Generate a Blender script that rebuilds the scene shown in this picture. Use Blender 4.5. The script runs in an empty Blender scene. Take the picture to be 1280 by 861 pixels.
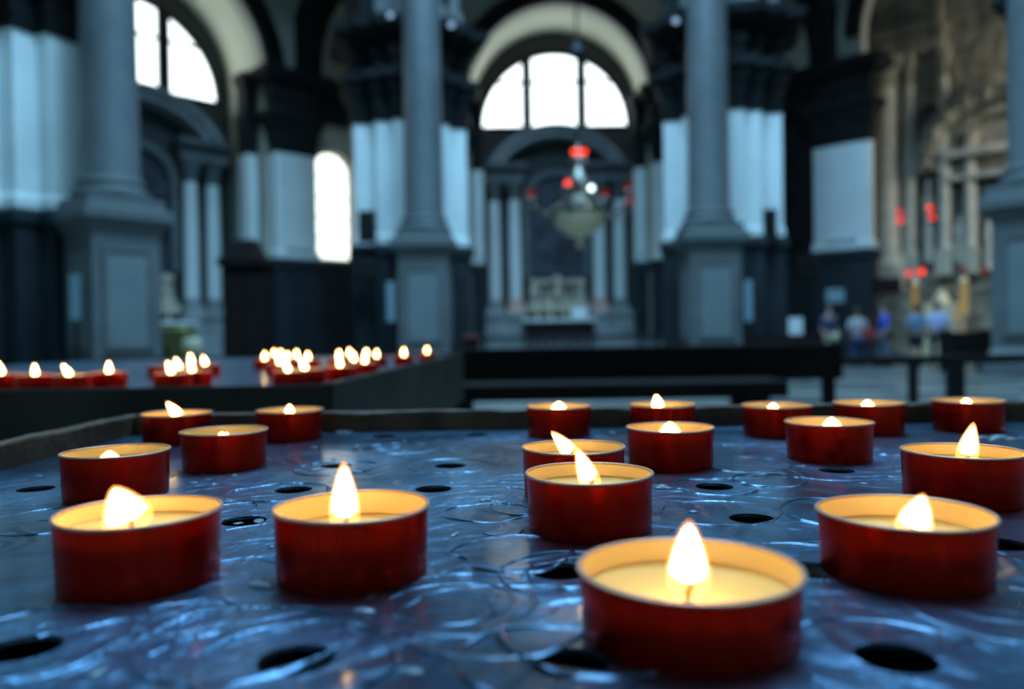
import bpy, bmesh, math, random
from mathutils import Vector, Matrix
PI = math.pi
R = math.radians
rnd = random.Random(7)
SC = bpy.context.scene
COL = SC.collection

# ------------------------------------------------------------------ camera
TZ = 0.95                       # height of the main tray's surface
CAMZ = TZ + 0.083
FPX = 976.0
cam_d = bpy.data.cameras.new('camera')
cam = bpy.data.objects.new('camera', cam_d)
COL.objects.link(cam)
cam_d.sensor_width = 23.6
cam_d.lens = FPX * 23.6 / 1280
cam_d.clip_start = 0.01
cam_d.clip_end = 300
M = Matrix.Translation((0, 0, CAMZ)) @ Matrix.Rotation(R(90 - 0.67), 4, 'X') @ Matrix.Rotation(R(-0.9), 4, 'Z')
cam.matrix_world = M
cam_d.dof.use_dof = True
cam_d.dof.focus_distance = 0.37
cam_d.dof.aperture_fstop = 3.6
cam_d.dof.aperture_blades = 0
SC.camera = cam
M3 = M.to_3x3()


def ray(px, py):
    return M3 @ Vector(((px - 640) / FPX, -(py - 430.5) / FPX, -1))


def at_y(px, py, Y):
    d = ray(px, py)
    return Vector((0, 0, CAMZ)) + d * (Y / d.y)


def at_z(px, py, z):
    d = ray(px, py)
    return Vector((0, 0, CAMZ)) + d * ((z - CAMZ) / d.z)


# ------------------------------------------------------------------ materials
def node(nt, t, **kw):
    n = nt.nodes.new(t)
    for k, v in kw.items():
        setattr(n, k, v)
    return n


def mat(name, col, rough=0.6, metal=0.0, var=0.0, scale=3.0, bump=0.0, bscale=None, bdist=0.02, spec=0.5, coat=0.0, stretch=(1, 1, 1), detail=4):
    m = bpy.data.materials.new(name)
    m.use_nodes = True
    nt = m.node_tree
    b = nt.nodes['Principled BSDF']
    b.inputs['Base Color'].default_value = (*col, 1)
    b.inputs['Roughness'].default_value = rough
    b.inputs['Metallic'].default_value = metal
    b.inputs['Specular IOR Level'].default_value = spec
    b.inputs['Coat Weight'].default_value = coat
    tc = node(nt, 'ShaderNodeTexCoord')
    mp = node(nt, 'ShaderNodeMapping')
    mp.inputs['Scale'].default_value = stretch
    nt.links.new(tc.outputs['Object'], mp.inputs['Vector'])
    if var > 0:
        n = node(nt, 'ShaderNodeTexNoise')
        n.inputs['Scale'].default_value = scale
        n.inputs['Detail'].default_value = detail
        nt.links.new(mp.outputs[0], n.inputs['Vector'])
        r = node(nt, 'ShaderNodeMapRange')
        r.inputs['From Min'].default_value = 0.3
        r.inputs['From Max'].default_value = 0.7
        r.inputs['To Min'].default_value = 1 - var
        r.inputs['To Max'].default_value = 1 + var
        nt.links.new(n.outputs['Fac'], r.inputs['Value'])
        mx = node(nt, 'ShaderNodeVectorMath', operation='SCALE')
        mx.inputs[0].default_value = col
        nt.links.new(r.outputs[0], mx.inputs['Scale'])
        nt.links.new(mx.outputs[0], b.inputs['Base Color'])
    if bump > 0:
        n2 = node(nt, 'ShaderNodeTexNoise')
        n2.inputs['Scale'].default_value = bscale or scale * 3
        n2.inputs['Detail'].default_value = 5
        nt.links.new(mp.outputs[0], n2.inputs['Vector'])
        bp = node(nt, 'ShaderNodeBump')
        bp.inputs['Strength'].default_value = bump
        bp.inputs['Distance'].default_value = bdist
        nt.links.new(n2.outputs['Fac'], bp.inputs['Height'])
        nt.links.new(bp.outputs[0], b.inputs['Normal'])
    return m


def emat(name, col, s):
    m = bpy.data.materials.new(name)
    m.use_nodes = True
    nt = m.node_tree
    for n in list(nt.nodes):
        nt.nodes.remove(n)
    e = node(nt, 'ShaderNodeEmission')
    e.inputs['Color'].default_value = (*col, 1)
    e.inputs['Strength'].default_value = s
    o = node(nt, 'ShaderNodeOutputMaterial')
    nt.links.new(e.outputs[0], o.inputs['Surface'])
    return m


MT = {}
MT['plaster'] = mat('pale_plaster', (0.74, 0.80, 0.80), 0.7, var=0.08, scale=0.8)
MT['stone'] = mat('grey_stone', (0.115, 0.13, 0.135), 0.6, var=0.2, scale=1.2, bump=0.2, bscale=5)
MT['shaft'] = mat('shaft_stone', (0.115, 0.130, 0.140), 0.5, var=0.2, scale=1.0, bump=0.1, bscale=4)
MT['panelstone'] = mat('pale_panel_stone', (0.18, 0.21, 0.22), 0.5, var=0.12, scale=1.2)
MT['dark'] = mat('dark_grey_stone', (0.013, 0.015, 0.016), 0.7, spec=0.15, var=0.3, scale=1.5, bump=0.4, bscale=3, bdist=0.1)
MT['base'] = mat('pier_base_stone', (0.022, 0.030, 0.036), 0.6, spec=0.2, var=0.25, scale=0.9)
MT['wall'] = mat('grey_wall_stone', (0.55, 0.55, 0.48), 0.8, var=0.12, scale=0.6)
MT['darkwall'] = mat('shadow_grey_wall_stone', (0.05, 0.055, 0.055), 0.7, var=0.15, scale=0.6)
MT['cream'] = mat('cream_vault_plaster', (0.85, 0.86, 0.68), 0.8, var=0.05, scale=0.7)
MT['altar'] = mat('altar_marble', (0.33, 0.35, 0.36), 0.45, var=0.25, scale=2)
MT['pink'] = mat('pink_marble', (0.75, 0.48, 0.40), 0.45, var=0.2, scale=3)
MT['beige'] = mat('beige_carved_stone', (0.50, 0.42, 0.33), 0.6, var=0.5, scale=4, bump=0.6, bscale=5, bdist=0.1)
MT['chancel'] = mat('carved_warm_stone', (0.30, 0.28, 0.22), 0.6, var=0.4, scale=1.6, bump=0.8, bscale=2.5, bdist=0.3)
MT['chancel_col'] = mat('warm_column_stone', (0.58, 0.56, 0.48), 0.5, var=0.15, scale=2)
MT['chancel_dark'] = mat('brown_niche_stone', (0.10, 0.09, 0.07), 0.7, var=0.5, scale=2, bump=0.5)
MT['iron'] = mat('dark_iron', (0.018, 0.018, 0.02), 0.45, metal=0.6)
MT['wood'] = mat('dark_wood', (0.014, 0.010, 0.009), 0.75, spec=0.15, var=0.4, scale=4, stretch=(1, 8, 8))
MT['black'] = mat('black_plastic', (0.008, 0.008, 0.01), 0.5)
MT['gold'] = mat('aged_gold', (1.0, 0.80, 0.52), 0.5, metal=0.15, var=0.25, scale=6)
MT['silver'] = mat('aged_silver', (0.22, 0.20, 0.17), 0.35, metal=0.9, var=0.4, scale=8)
MT['white'] = mat('white_card', (0.75, 0.78, 0.8), 0.6)
MT['paleblue'] = mat('pale_blue_card', (0.20, 0.30, 0.35), 0.6)
MT['paint'] = mat('dark_painting', (0.030, 0.036, 0.055), 0.5, var=0.9, scale=1.6)
MT['skin'] = mat('skin', (0.45, 0.28, 0.21), 0.55)
MT['hair'] = mat('dark_hair', (0.03, 0.02, 0.015), 0.6)
MT['leaf'] = mat('yellow_green_leaves', (0.22, 0.24, 0.06), 0.6, var=0.5, scale=9)
MT['red_cloth'] = mat('dark_red_cloth', (0.18, 0.02, 0.02), 0.7)

# floor: squares and veins of grey marble
fm = mat('marble_floor', (0.34, 0.36, 0.37), 0.28, var=0.5, scale=0.9, bump=0.05)
nt = fm.node_tree
b = nt.nodes['Principled BSDF']
tc = node(nt, 'ShaderNodeTexCoord')
ck = node(nt, 'ShaderNodeTexChecker')
ck.inputs['Scale'].default_value = 0.55
ck.inputs['Color1'].default_value = (0.19, 0.175, 0.15, 1)
ck.inputs['Color2'].default_value = (0.05, 0.05, 0.05, 1)
mp = node(nt, 'ShaderNodeMapping')
mp.inputs['Rotation'].default_value = (0, 0, R(33))
nt.links.new(tc.outputs['Object'], mp.inputs[0])
nt.links.new(mp.outputs[0], ck.inputs[0])
wv = node(nt, 'ShaderNodeTexWave', wave_type='RINGS')
wv.inputs['Scale'].default_value = 0.25
wv.inputs['Distortion'].default_value = 4
nt.links.new(tc.outputs['Object'], wv.inputs[0])
mx = node(nt, 'ShaderNodeMix', data_type='RGBA')
mx.inputs[0].default_value = 0.22
nt.links.new(ck.outputs[0], mx.inputs[6])
nt.links.new(wv.outputs[0], mx.inputs[7])
ml = node(nt, 'ShaderNodeMix', data_type='RGBA', blend_type='MULTIPLY')
ml.inputs[0].default_value = 1
ml.inputs[7].default_value = (0.75, 0.8, 0.8, 1)
nt.links.new(mx.outputs[2], ml.inputs[6])
nt.links.new(ml.outputs[2], b.inputs['Base Color'])
MT['floor'] = fm

# candle materials
cupm = mat('red_lacquered_foil', (0.85, 0.018, 0.004), 0.27, metal=0.9, var=0.15, scale=60, bump=0.12, bscale=110, bdist=0.0006, stretch=(1, 1, 0.25))
rimm = mat('bare_foil_rim', (0.62, 0.36, 0.25), 0.45, metal=0.6)
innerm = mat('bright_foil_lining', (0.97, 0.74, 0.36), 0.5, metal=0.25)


def translucent(m, col, fac):
    # thin wall lets a little light through
    nt = m.node_tree
    b = nt.nodes['Principled BSDF']
    o = [n for n in nt.nodes if n.type == 'OUTPUT_MATERIAL'][0]
    t = node(nt, 'ShaderNodeBsdfTranslucent')
    t.inputs['Color'].default_value = (*col, 1)
    x = node(nt, 'ShaderNodeMixShader')
    x.inputs[0].default_value = fac
    nt.links.new(b.outputs[0], x.inputs[1])
    nt.links.new(t.outputs[0], x.inputs[2])
    nt.links.new(x.outputs[0], o.inputs['Surface'])


translucent(cupm, (1.0, 0.05, 0.008), 0.15)
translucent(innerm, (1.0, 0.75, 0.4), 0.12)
wickm = mat('charred_wick', (0.10, 0.04, 0.02), 0.9)
wax = mat('pale_wax', (0.95, 0.58, 0.18), 0.25, var=0.05, scale=60, bump=0.25, bscale=120, bdist=0.001)
wb = wax.node_tree.nodes['Principled BSDF']
wb.inputs['Subsurface Weight'].default_value = 0.5
wb.inputs['Subsurface Radius'].default_value = (1.0, 0.6, 0.25)
wb.inputs['Subsurface Scale'].default_value = 0.006
corem = emat('flame_white_core', (1.0, 0.62, 0.24), 22)
# flame sheath: thin glowing gas
shm = bpy.data.materials.new('flame_orange_sheath')
shm.use_nodes = True
nt = shm.node_tree
for n in list(nt.nodes):
    nt.nodes.remove(n)
e = node(nt, 'ShaderNodeEmission')
e.inputs['Color'].default_value = (1, 0.36, 0.07, 1)
e.inputs['Strength'].default_value = 0.8
t = node(nt, 'ShaderNodeBsdfTransparent')
a = node(nt, 'ShaderNodeAddShader')
o = node(nt, 'ShaderNodeOutputMaterial')
nt.links.new(e.outputs[0], a.inputs[0])
nt.links.new(t.outputs[0], a.inputs[1])
nt.links.new(a.outputs[0], o.inputs['Surface'])


# tray: dark painted metal under a film of old wax
def tray_material():
    m = bpy.data.materials.new('waxy_dark_metal')
    m.use_nodes = True
    nt = m.node_tree
    L = nt.links.new
    b = nt.nodes['Principled BSDF']
    tc = node(nt, 'ShaderNodeTexCoord')
    # swirled coordinates
    n0 = node(nt, 'ShaderNodeTexNoise')
    n0.inputs['Scale'].default_value = 14
    n0.inputs['Detail'].default_value = 2
    L(tc.outputs['Object'], n0.inputs['Vector'])
    mm = node(nt, 'ShaderNodeMix', data_type='RGBA', blend_type='LINEAR_LIGHT')
    mm.inputs[0].default_value = 0.035
    L(tc.outputs['Object'], mm.inputs[6])
    L(n0.outputs['Color'], mm.inputs[7])
    v = node(nt, 'ShaderNodeTexVoronoi', feature='SMOOTH_F1')
    v.inputs['Scale'].default_value = 20
    v.inputs['Smoothness'].default_value = 0.4
    L(mm.outputs[2], v.inputs['Vector'])
    sn = node(nt, 'ShaderNodeMath', operation='MULTIPLY')
    sn.inputs[1].default_value = 26
    L(v.outputs['Distance'], sn.inputs[0])
    s2 = node(nt, 'ShaderNodeMath', operation='SINE')
    L(sn.outputs[0], s2.inputs[0])
    big = node(nt, 'ShaderNodeTexNoise')
    big.inputs['Scale'].default_value = 30
    big.inputs['Detail'].default_value = 3
    L(mm.outputs[2], big.inputs['Vector'])
    fine = node(nt, 'ShaderNodeTexNoise')
    fine.inputs['Scale'].default_value = 130
    fine.inputs['Detail'].default_value = 4
    fine.inputs['Distortion'].default_value = 1.5
    L(tc.outputs['Object'], fine.inputs['Vector'])
    # where the crackled wax lies
    msk = node(nt, 'ShaderNodeTexNoise')
    msk.inputs['Scale'].default_value = 9
    msk.inputs['Detail'].default_value = 3
    L(tc.outputs['Object'], msk.inputs['Vector'])
    mr = node(nt, 'ShaderNodeMapRange')
    mr.inputs['From Min'].default_value = 0.42
    mr.inputs['From Max'].default_value = 0.62
    L(msk.outputs['Fac'], mr.inputs['Value'])
    b1 = node(nt, 'ShaderNodeBump')
    b1.inputs['Strength'].default_value = 0.35
    b1.inputs['Distance'].default_value = 0.0012
    L(s2.outputs[0], b1.inputs['Height'])
    b2 = node(nt, 'ShaderNodeBump')
    b2.inputs['Strength'].default_value = 0.6
    b2.inputs['Distance'].default_value = 0.004
    L(big.outputs['Fac'], b2.inputs['Height'])
    L(b1.outputs[0], b2.inputs['Normal'])
    b3 = node(nt, 'ShaderNodeBump')
    b3.inputs['Distance'].default_value = 0.0022
    fm_ = node(nt, 'ShaderNodeMath', operation='MULTIPLY')
    fm_.inputs[1].default_value = 0.6
    L(mr.outputs[0], fm_.inputs[0])
    L(fm_.outputs[0], b3.inputs['Strength'])
    L(fine.outputs['Fac'], b3.inputs['Height'])
    L(b2.outputs[0], b3.inputs['Normal'])
    L(b3.outputs[0], b.inputs['Normal'])
    cr = node(nt, 'ShaderNodeMix', data_type='RGBA')
    cr.inputs[6].default_value = (0.022, 0.055, 0.10, 1)
    cr.inputs[7].default_value = (0.085, 0.185, 0.31, 1)  # blue of the reflected daylight is put into the base colours
    L(mr.outputs[0], cr.inputs[0])
    L(cr.outputs[2], b.inputs['Base Color'])
    rr = node(nt, 'ShaderNodeMapRange')
    rr.inputs['To Min'].default_value = 0.24
    rr.inputs['To Max'].default_value = 0.42
    L(big.outputs['Fac'], rr.inputs['Value'])
    L(rr.outputs[0], b.inputs['Roughness'])
    b.inputs['Specular IOR Level'].default_value = 0.9
    b.inputs['Metallic'].default_value = 0.75
    b.inputs['Coat Weight'].default_value = 0.3
    b.inputs['Coat Roughness'].default_value = 0.12
    return m


MT['tray'] = tray_material()
MT['rimiron'] = mat('waxed_brown_iron', (0.10, 0.058, 0.034), 0.5, spec=0.35, var=0.5, scale=40, bump=0.6, bscale=120, bdist=0.002)
MT['skirt'] = mat('dull_grey_sheet_metal', (0.035, 0.028, 0.022), 0.6, spec=0.2, var=0.5, scale=6, bump=0.3, bscale=40, bdist=0.003)
MT['waxblob'] = mat('old_bluish_wax', (0.20, 0.25, 0.32), 0.3, var=0.3, scale=90, bump=0.5, bscale=200, bdist=0.001)


# ------------------------------------------------------------------ object helpers
def tag(o, label=None, cat=None, group=None, kind=None):
    if label:
        o['label'] = label
    if cat:
        o['category'] = cat
    if group:
        o['group'] = group
    if kind:
        o['kind'] = kind
    return o


def thing(name, label, cat, loc=(0, 0, 0), rz=0.0, group=None):
    o = bpy.data.objects.new(name, None)
    o.empty_display_size = 0.05
    COL.objects.link(o)
    o.location = loc
    o.rotation_euler = (0, 0, rz)
    return tag(o, label, cat, group)


def obj(name, bm, m, parent=None, smooth=False, autos=None):
    me = bpy.data.meshes.new(name)
    bmesh.ops.recalc_face_normals(bm, faces=bm.faces)
    bm.to_mesh(me)
    bm.free()
    ms = m if isinstance(m, (list, tuple)) else [m]
    for k in ms:
        me.materials.append(k)
    if smooth:
        for p in me.polygons:
            p.use_smooth = True
        if autos:
            me.set_sharp_from_angle(angle=R(autos))
    o = bpy.data.objects.new(name, me)
    COL.objects.link(o)
    if parent is not None:
        o.parent = parent
    return o


def struct(name, bm, m, loc=(0, 0, 0), rz=0.0, smooth=False, autos=None):
    o = obj(name, bm, m, None, smooth, autos)
    o.location = loc
    o.rotation_euler = (0, 0, rz)
    o['kind'] = 'structure'
    return o


def BM():
    return bmesh.new()


def box(bm, x0, x1, y0, y1, z0, z1, bev=0.0, rz=0.0, c=None):
    vs = [bm.verts.new((x, y, z)) for x in (x0, x1) for y in (y0, y1) for z in (z0, z1)]
    f = [(0, 1, 3, 2), (4, 6, 7, 5), (0, 4, 5, 1), (2, 3, 7, 6), (0, 2, 6, 4), (1, 5, 7, 3)]
    fs = [bm.faces.new([vs[i] for i in q]) for q in f]
    if rz:
        cc = Vector(c) if c else Vector(((x0 + x1) / 2, (y0 + y1) / 2, 0))
        bmesh.ops.rotate(bm, verts=vs, cent=cc, matrix=Matrix.Rotation(rz, 3, 'Z'))
    if bev:
        es = {e for fc in fs for e in fc.edges}
        bmesh.ops.bevel(bm, geom=list(es), offset=bev, segments=2, affect='EDGES', profile=0.5)
    return bm


def lathe(bm, prof, c=(0, 0, 0), n=32, cap0=True, cap1=True):
    rings = []
    for r, z in prof:
        rings.append([bm.verts.new((c[0] + r * math.cos(2 * PI * i / n), c[1] + r * math.sin(2 * PI * i / n), c[2] + z)) for i in range(n)])
    for k in range(len(rings) - 1):
        for i in range(n):
            bm.faces.new((rings[k][i], rings[k][(i + 1) % n], rings[k + 1][(i + 1) % n], rings[k + 1][i]))
    if cap0:
        bm.faces.new(rings[0][::-1])
    if cap1:
        bm.faces.new(rings[-1])
    return bm


def tube(bm, pts, rad, n=8):
    pts = [Vector(p) for p in pts]
    rings = []
    for i, p in enumerate(pts):
        d = (pts[min(i + 1, len(pts) - 1)] - pts[max(i - 1, 0)]).normalized()
        up = Vector((0, 0, 1)) if abs(d.z) < 0.9 else Vector((1, 0, 0))
        a = d.cross(up).normalized()
        bb = d.cross(a).normalized()
        r = rad[i] if isinstance(rad, (list, tuple)) else rad
        rings.append([bm.verts.new(p + a * r * math.cos(2 * PI * k / n) + bb * r * math.sin(2 * PI * k / n)) for k in range(n)])
    for k in range(len(rings) - 1):
        for i in range(n):
            bm.faces.new((rings[k][i], rings[k][(i + 1) % n], rings[k + 1][(i + 1) % n], rings[k + 1][i]))
    bm.faces.new(rings[0][::-1])
    bm.faces.new(rings[-1])
    return bm


def offset_poly(poly, d):
    n = len(poly)
    out = []
    for i in range(n):
        p0, p1, p2 = Vector(poly[i - 1]), Vector(poly[i]), Vector(poly[(i + 1) % n])
        e1 = (p1 - p0).normalized()
        e2 = (p2 - p1).normalized()
        n1 = Vector((e1.y, -e1.x))
        n2 = Vector((e2.y, -e2.x))
        b_ = (n1 + n2)
        b_ = b_ / max(b_.length, 1e-6)
        out.append(p1 + b_ * (d / max(b_.dot(n1), 0.3)))
    return out


def stack(bm, poly, prof):
    """poly CCW; prof = [(z, offset)...]"""
    rings = [[bm.verts.new((p.x, p.y, z)) for p in offset_poly(poly, d)] for z, d in prof]
    n = len(poly)
    for k in range(len(rings) - 1):
        for i in range(n):
            bm.faces.new((rings[k][i], rings[k][(i + 1) % n], rings[k + 1][(i + 1) % n], rings[k + 1][i]))
    bm.faces.new(rings[0][::-1])
    bm.faces.new(rings[-1])
    return bm


def slab_holes(bm, outer, holes, t0, t1, plane='xz'):
    """closed slab with holes. loops of 2-D points; third axis from t0 to t1."""
    def co(p, t):
        return (p[0], t, p[1]) if plane == 'xz' else (p[0], p[1], t)
    sides = []
    for t in (t0, t1):
        tmp = bmesh.new()
        loops = []
        for lp in [outer] + holes:
            vs = [tmp.verts.new(co(p, t)) for p in lp]
            for i in range(len(vs)):
                tmp.edges.new((vs[i], vs[(i + 1) % len(vs)]))
            loops.append(vs)
        bmesh.ops.triangle_fill(tmp, edges=tmp.edges[:], use_beauty=True, use_dissolve=False)
        tmp.verts.index_update()
        mp_ = {}
        for v in tmp.verts:
            mp_[v.index] = bm.verts.new(v.co)
        for f in tmp.faces:
            bm.faces.new([mp_[v.index] for v in f.verts])
        sides.append([[mp_[v.index] for v in lp] for lp in loops])
        tmp.free()
    for la, lb in zip(*sides):
        n = len(la)
        for i in range(n):
            bm.faces.new((la[i], la[(i + 1) % n], lb[(i + 1) % n], lb[i]))
    return bm


def arc(cx, cz, r, a0, a1, n, rz=None):
    return [(cx + r * math.cos(R(a0 + (a1 - a0) * i / n)), cz + (rz or r) * math.sin(R(a0 + (a1 - a0) * i / n))) for i in range(n + 1)]


def arch_ring(bm, cx, cz, r0, r1, d0, d1, a0=0, a1=180, n=32):
    """swept ring in xz between radii, depth d0..d1"""
    prev = None
    first = None
    for i in range(n + 1):
        a_ = R(a0 + (a1 - a0) * i / n)
        c_, s_ = math.cos(a_), math.sin(a_)
        q = [bm.verts.new((cx + r * c_, d, cz + r * s_)) for r, d in ((r0, d0), (r1, d0), (r1, d1), (r0, d1))]
        if prev:
            for k in range(4):
                bm.faces.new((prev[k], prev[(k + 1) % 4], q[(k + 1) % 4], q[k]))
        else:
            first = q
        prev = q
    if abs(a1 - a0) < 359:
        bm.faces.new(first)
        bm.faces.new(prev[::-1])
    return bm


# ------------------------------------------------------------------ the church
CX, CY = 1.9, 11.75
AP = 17.85            # apothem of the chapels' front wall
HS = AP * math.tan(R(22.5))


class Frame:
    def __init__(s, th):
        s.th = R(th)
        s.U = Vector((math.cos(s.th), math.sin(s.th), 0))
        s.N = Vector((-math.sin(s.th), math.cos(s.th), 0))
        s.O = Vector((CX, CY, 0)) + s.N * AP

    def w(s, u, d, z=0):
        return s.O + s.U * u + s.N * d + Vector((0, 0, z))

    def hit(s, px, py, d):
        o_ = Vector((0, 0, CAMZ))
        dr = ray(px, py)
        t_ = ((s.O + s.N * d) - o_).dot(s.N) / dr.dot(s.N)
        p = o_ + dr * t_
        return (p - s.O).dot(s.U), p.z


FC, FL, FR_ = Frame(0), Frame(45), Frame(-45)

bm = BM()
box(bm, -40, 40, -12, 45, -0.2, 0)
struct('floor', bm, MT['floor'])

ZS = 10.1
RC = 3.42
WALLH = 16.0

# light sources: daylight through the windows
MT['daylight'] = emat('daylit_glass', (0.85, 0.97, 1.0), 3.0)
MT['daylight2'] = emat('daylit_glass_side', (0.93, 1.0, 0.90), 2.2)


def chapel(fr, n, side, opening=True, narrow=None):
    """front wall with an arched opening, vault, back wall with a half-round window"""
    O, th = fr.O, fr.th
    outer = [(-HS, 0), (-RC, 0), (-RC, ZS)] + arc(0, ZS, RC, 180, 0, 40)[1:-1] + [(RC, ZS), (RC, 0), (HS, 0), (HS, WALLH), (-HS, WALLH)]
    holes = []
    if narrow:
        u0, u1, z0, z1 = narrow
        r = (u1 - u0) / 2
        holes.append([(u0, z0), (u1, z0)] + arc((u0 + u1) / 2, z1 - r, r, 0, 180, 16))
    bm = BM()
    slab_holes(bm, outer, holes, 0, 0.5)
    struct('wall_' + side, bm, MT['wall'], O, th)
    # archivolt
    bm = BM()
    arch_ring(bm, 0, ZS, RC, RC + 0.5, -0.22, 0.0)
    arch_ring(bm, 0, ZS, RC + 0.38, RC + 0.6, -0.34, 0.0)
    struct('trim_%d' % n, bm, MT['dark'], O, th)
    # entablature left and right of the opening
    for s_, k in ((-1, 1), (1, 2)):
        bm = BM()
        x0, x1 = sorted((s_ * RC * 0.995, s_ * HS))
        box(bm, x0, x1, -0.35, 0.0, 8.8, 9.4)
        box(bm, x0, x1, -0.25, 0.0, 9.4, 9.8)
        box(bm, x0, x1, -0.75, 0.0, 9.8, 10.15)
        box(bm, x0, x1, -0.55, 0.0, 9.65, 9.8)
        struct('trim_%d' % (n + k), bm, MT['dark'], O, th)


def thermal_window(fr, n, depth, rad=3.08, zsill=9.62, m=None):
    O, th = fr.O, fr.th
    t_ = bpy.data.objects.new('window_%d' % n, None)
    COL.objects.link(t_)
    t_.location = O + fr.N * depth + Vector((0, 0, zsill))
    t_.rotation_euler = (0, 0, th)
    t_['kind'] = 'structure'
    bm = BM()
    arch_ring(bm, 0, 0, rad - 0.12, rad + 0.08, -0.12, 0.16)
    box(bm, -rad - 0.06, rad + 0.06, -0.12, 0.16, -0.14, 0.04)
    for x in (-1.13, 1.13):
        box(bm, x - 0.21, x + 0.21, -0.10, 0.14, 0.02, math.sqrt(rad * rad - x * x))
    zt = 1.85
    xe = math.sqrt(rad * rad - zt * zt)
    box(bm, -xe, xe, -0.03, 0.05, zt - 0.06, zt + 0.06)
    obj('window_frame', bm, MT['iron'], t_)
    bm = BM()
    pts = arc(0, 0, rad, 0, 180, 36)
    f = bm.faces.new([bm.verts.new((p[0], 0.02, p[1])) for p in pts])
    obj('pane', bm, m or MT['daylight'], t_)
    return t_


def chapel_room(fr, n, side, depth=2.75):
    O, th = fr.O, fr.th
    bm = BM()
    arch_ring(bm, 0, ZS, RC, RC + 0.3, 0.5, depth)
    o = struct('ceiling_' + side + '_chapel', bm, MT['cream'], O, th, smooth=True, autos=40)
    for s_ in (-1, 1):
        bm = BM()
        x0, x1 = sorted((s_ * RC, s_ * (RC + 0.3)))
        box(bm, x0, x1, 0.5, depth, 0, ZS)
        struct('wall_' + side + '_chapel_' + ('left' if s_ < 0 else 'right'), bm, MT['wall'], O, th)
    hole = arc(0, 9.62, 3.1, 0, 180, 36)
    outer = [(-RC - 0.3, 0), (RC + 0.3, 0), (RC + 0.3, 14), (-RC - 0.3, 14)]
    bm = BM()
    slab_holes(bm, outer, [hole], depth, depth + 0.4)
    struct('wall_' + side + '_chapel_back', bm, MT['darkwall'], O, th)


w0 = FL.hit(393, 322, 0.0)
w1 = FL.hit(440, 194, 0.0)
chapel(FC, 1, 'far')
chapel(FL, 4, 'far_left', narrow=(w0[0], w1[0], w0[1], w1[1]))
chapel_room(FC, 1, 'far')
chapel_room(FL, 2, 'far_left')
thermal_window(FC, 1, 2.85)
thermal_window(FL, 2, 2.85)

# narrow arched window in the left diagonal wall
uc, r_ = (w0[0] + w1[0]) / 2, (w1[0] - w0[0]) / 2
t_ = bpy.data.objects.new('window_3', None)
COL.objects.link(t_)
t_.location = FL.w(uc, 0.2, w0[1])
t_.rotation_euler = (0, 0, FL.th)
t_['kind'] = 'structure'
hh = w1[1] - w0[1]
bm = BM()
arch_ring(bm, 0, hh - r_, r_ - 0.05, r_, -0.05, 0.1)
box(bm, -r_, -r_ + 0.05, -0.05, 0.1, 0, hh - r_)
box(bm, r_ - 0.05, r_, -0.05, 0.1, 0, hh - r_)
for k in range(1, 5):
    z = hh * k / 5.2
    box(bm, -r_, r_, -0.02, 0.02, z - 0.02, z + 0.02)
obj('window_frame', bm, MT['iron'], t_)
bm = BM()
bm.faces.new([bm.verts.new((p[0], 0.04, p[1])) for p in [(-r_, 0), (r_, 0)] + arc(0, hh - r_, r_, 0, 180, 20)])
obj('pane', bm, MT['daylight2'], t_)

# right diagonal side: the chancel
outer = [(-HS, 0), (-RC, 0), (-RC, ZS + 1)] + arc(0, ZS + 1, RC, 180, 0, 40)[1:-1] + [(RC, ZS + 1), (RC, 0), (HS, 0), (HS, WALLH), (-HS, WALLH)]
bm = BM()
slab_holes(bm, outer, [], 0, 0.5)
struct('wall_far_right', bm, MT['wall'], FR_.O, FR_.th)
bm = BM()
arch_ring(bm, 0, ZS + 1, RC, RC + 0.5, -0.25, 0)
struct('trim_7', bm, MT['dark'], FR_.O, FR_.th)
bm = BM()
box(bm, -HS, -RC, -0.35, 0.0, 8.8, 9.4)
box(bm, -HS, -RC, -0.75, 0.0, 9.7, 10.15)
box(bm, -HS, -RC, -0.45, 0.0, 9.4, 9.7)
struct('trim_8', bm, MT['dark'], FR_.O, FR_.th)
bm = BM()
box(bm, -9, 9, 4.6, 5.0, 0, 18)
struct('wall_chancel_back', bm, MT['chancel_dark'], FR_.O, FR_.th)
for s_ in (-1, 1):
    bm = BM()
    x0, x1 = sorted((s_ * (RC + 1.6), s_ * (RC + 2)))
    box(bm, x0, x1, 0.5, 4.6, 0, 18)
    struct('wall_chancel_' + ('left' if s_ < 0 else 'right'), bm, MT['chancel'], FR_.O, FR_.th)
bm = BM()
box(bm, -6, 6, 0.5, 5, 17, 17.4)
struct('ceiling_chancel', bm, MT['darkwall'], FR_.O, FR_.th)

# dark stone dado along the outer walls
for n_, (fr, u0, u1) in enumerate(((FL, RC + 1.75, HS), (FL, -HS, -RC - 1.75), (FC, -HS, -RC - 1.6), (FC, RC + 1.6, HS), (FR_, -HS, FR_.hit(1010, 250, -0.45)[0]))):
    bm = BM()
    box(bm, u0, u1, -0.12, 0.0, 0, 3.6)
    box(bm, u0, u1, -0.2, 0.0, 3.6, 3.8)
    struct('trim_%d' % (14 + n_), bm, MT['base'], fr.O, fr.th)

bm = BM()
box(bm, -HS, FR_.hit(1010, 250, -0.45)[0], -0.1, 0.0, 3.8, 8.8)
struct('trim_19', bm, MT['dark'], FR_.O, FR_.th)  # dark slab added to darken this stretch of wall

# side walls and the wall behind the viewer's back are far off; only the far half is modelled with chapels
for side, th in (('left', 90), ('right', -90), ('near_left', 135), ('near_right', -135), ('near', 180)):
    fr = Frame(th)
    bm = BM()
    box(bm, -HS, HS, 0, 0.5, 0, WALLH)
    struct('wall_' + side, bm, MT['wall'], fr.O, fr.th)

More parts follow.
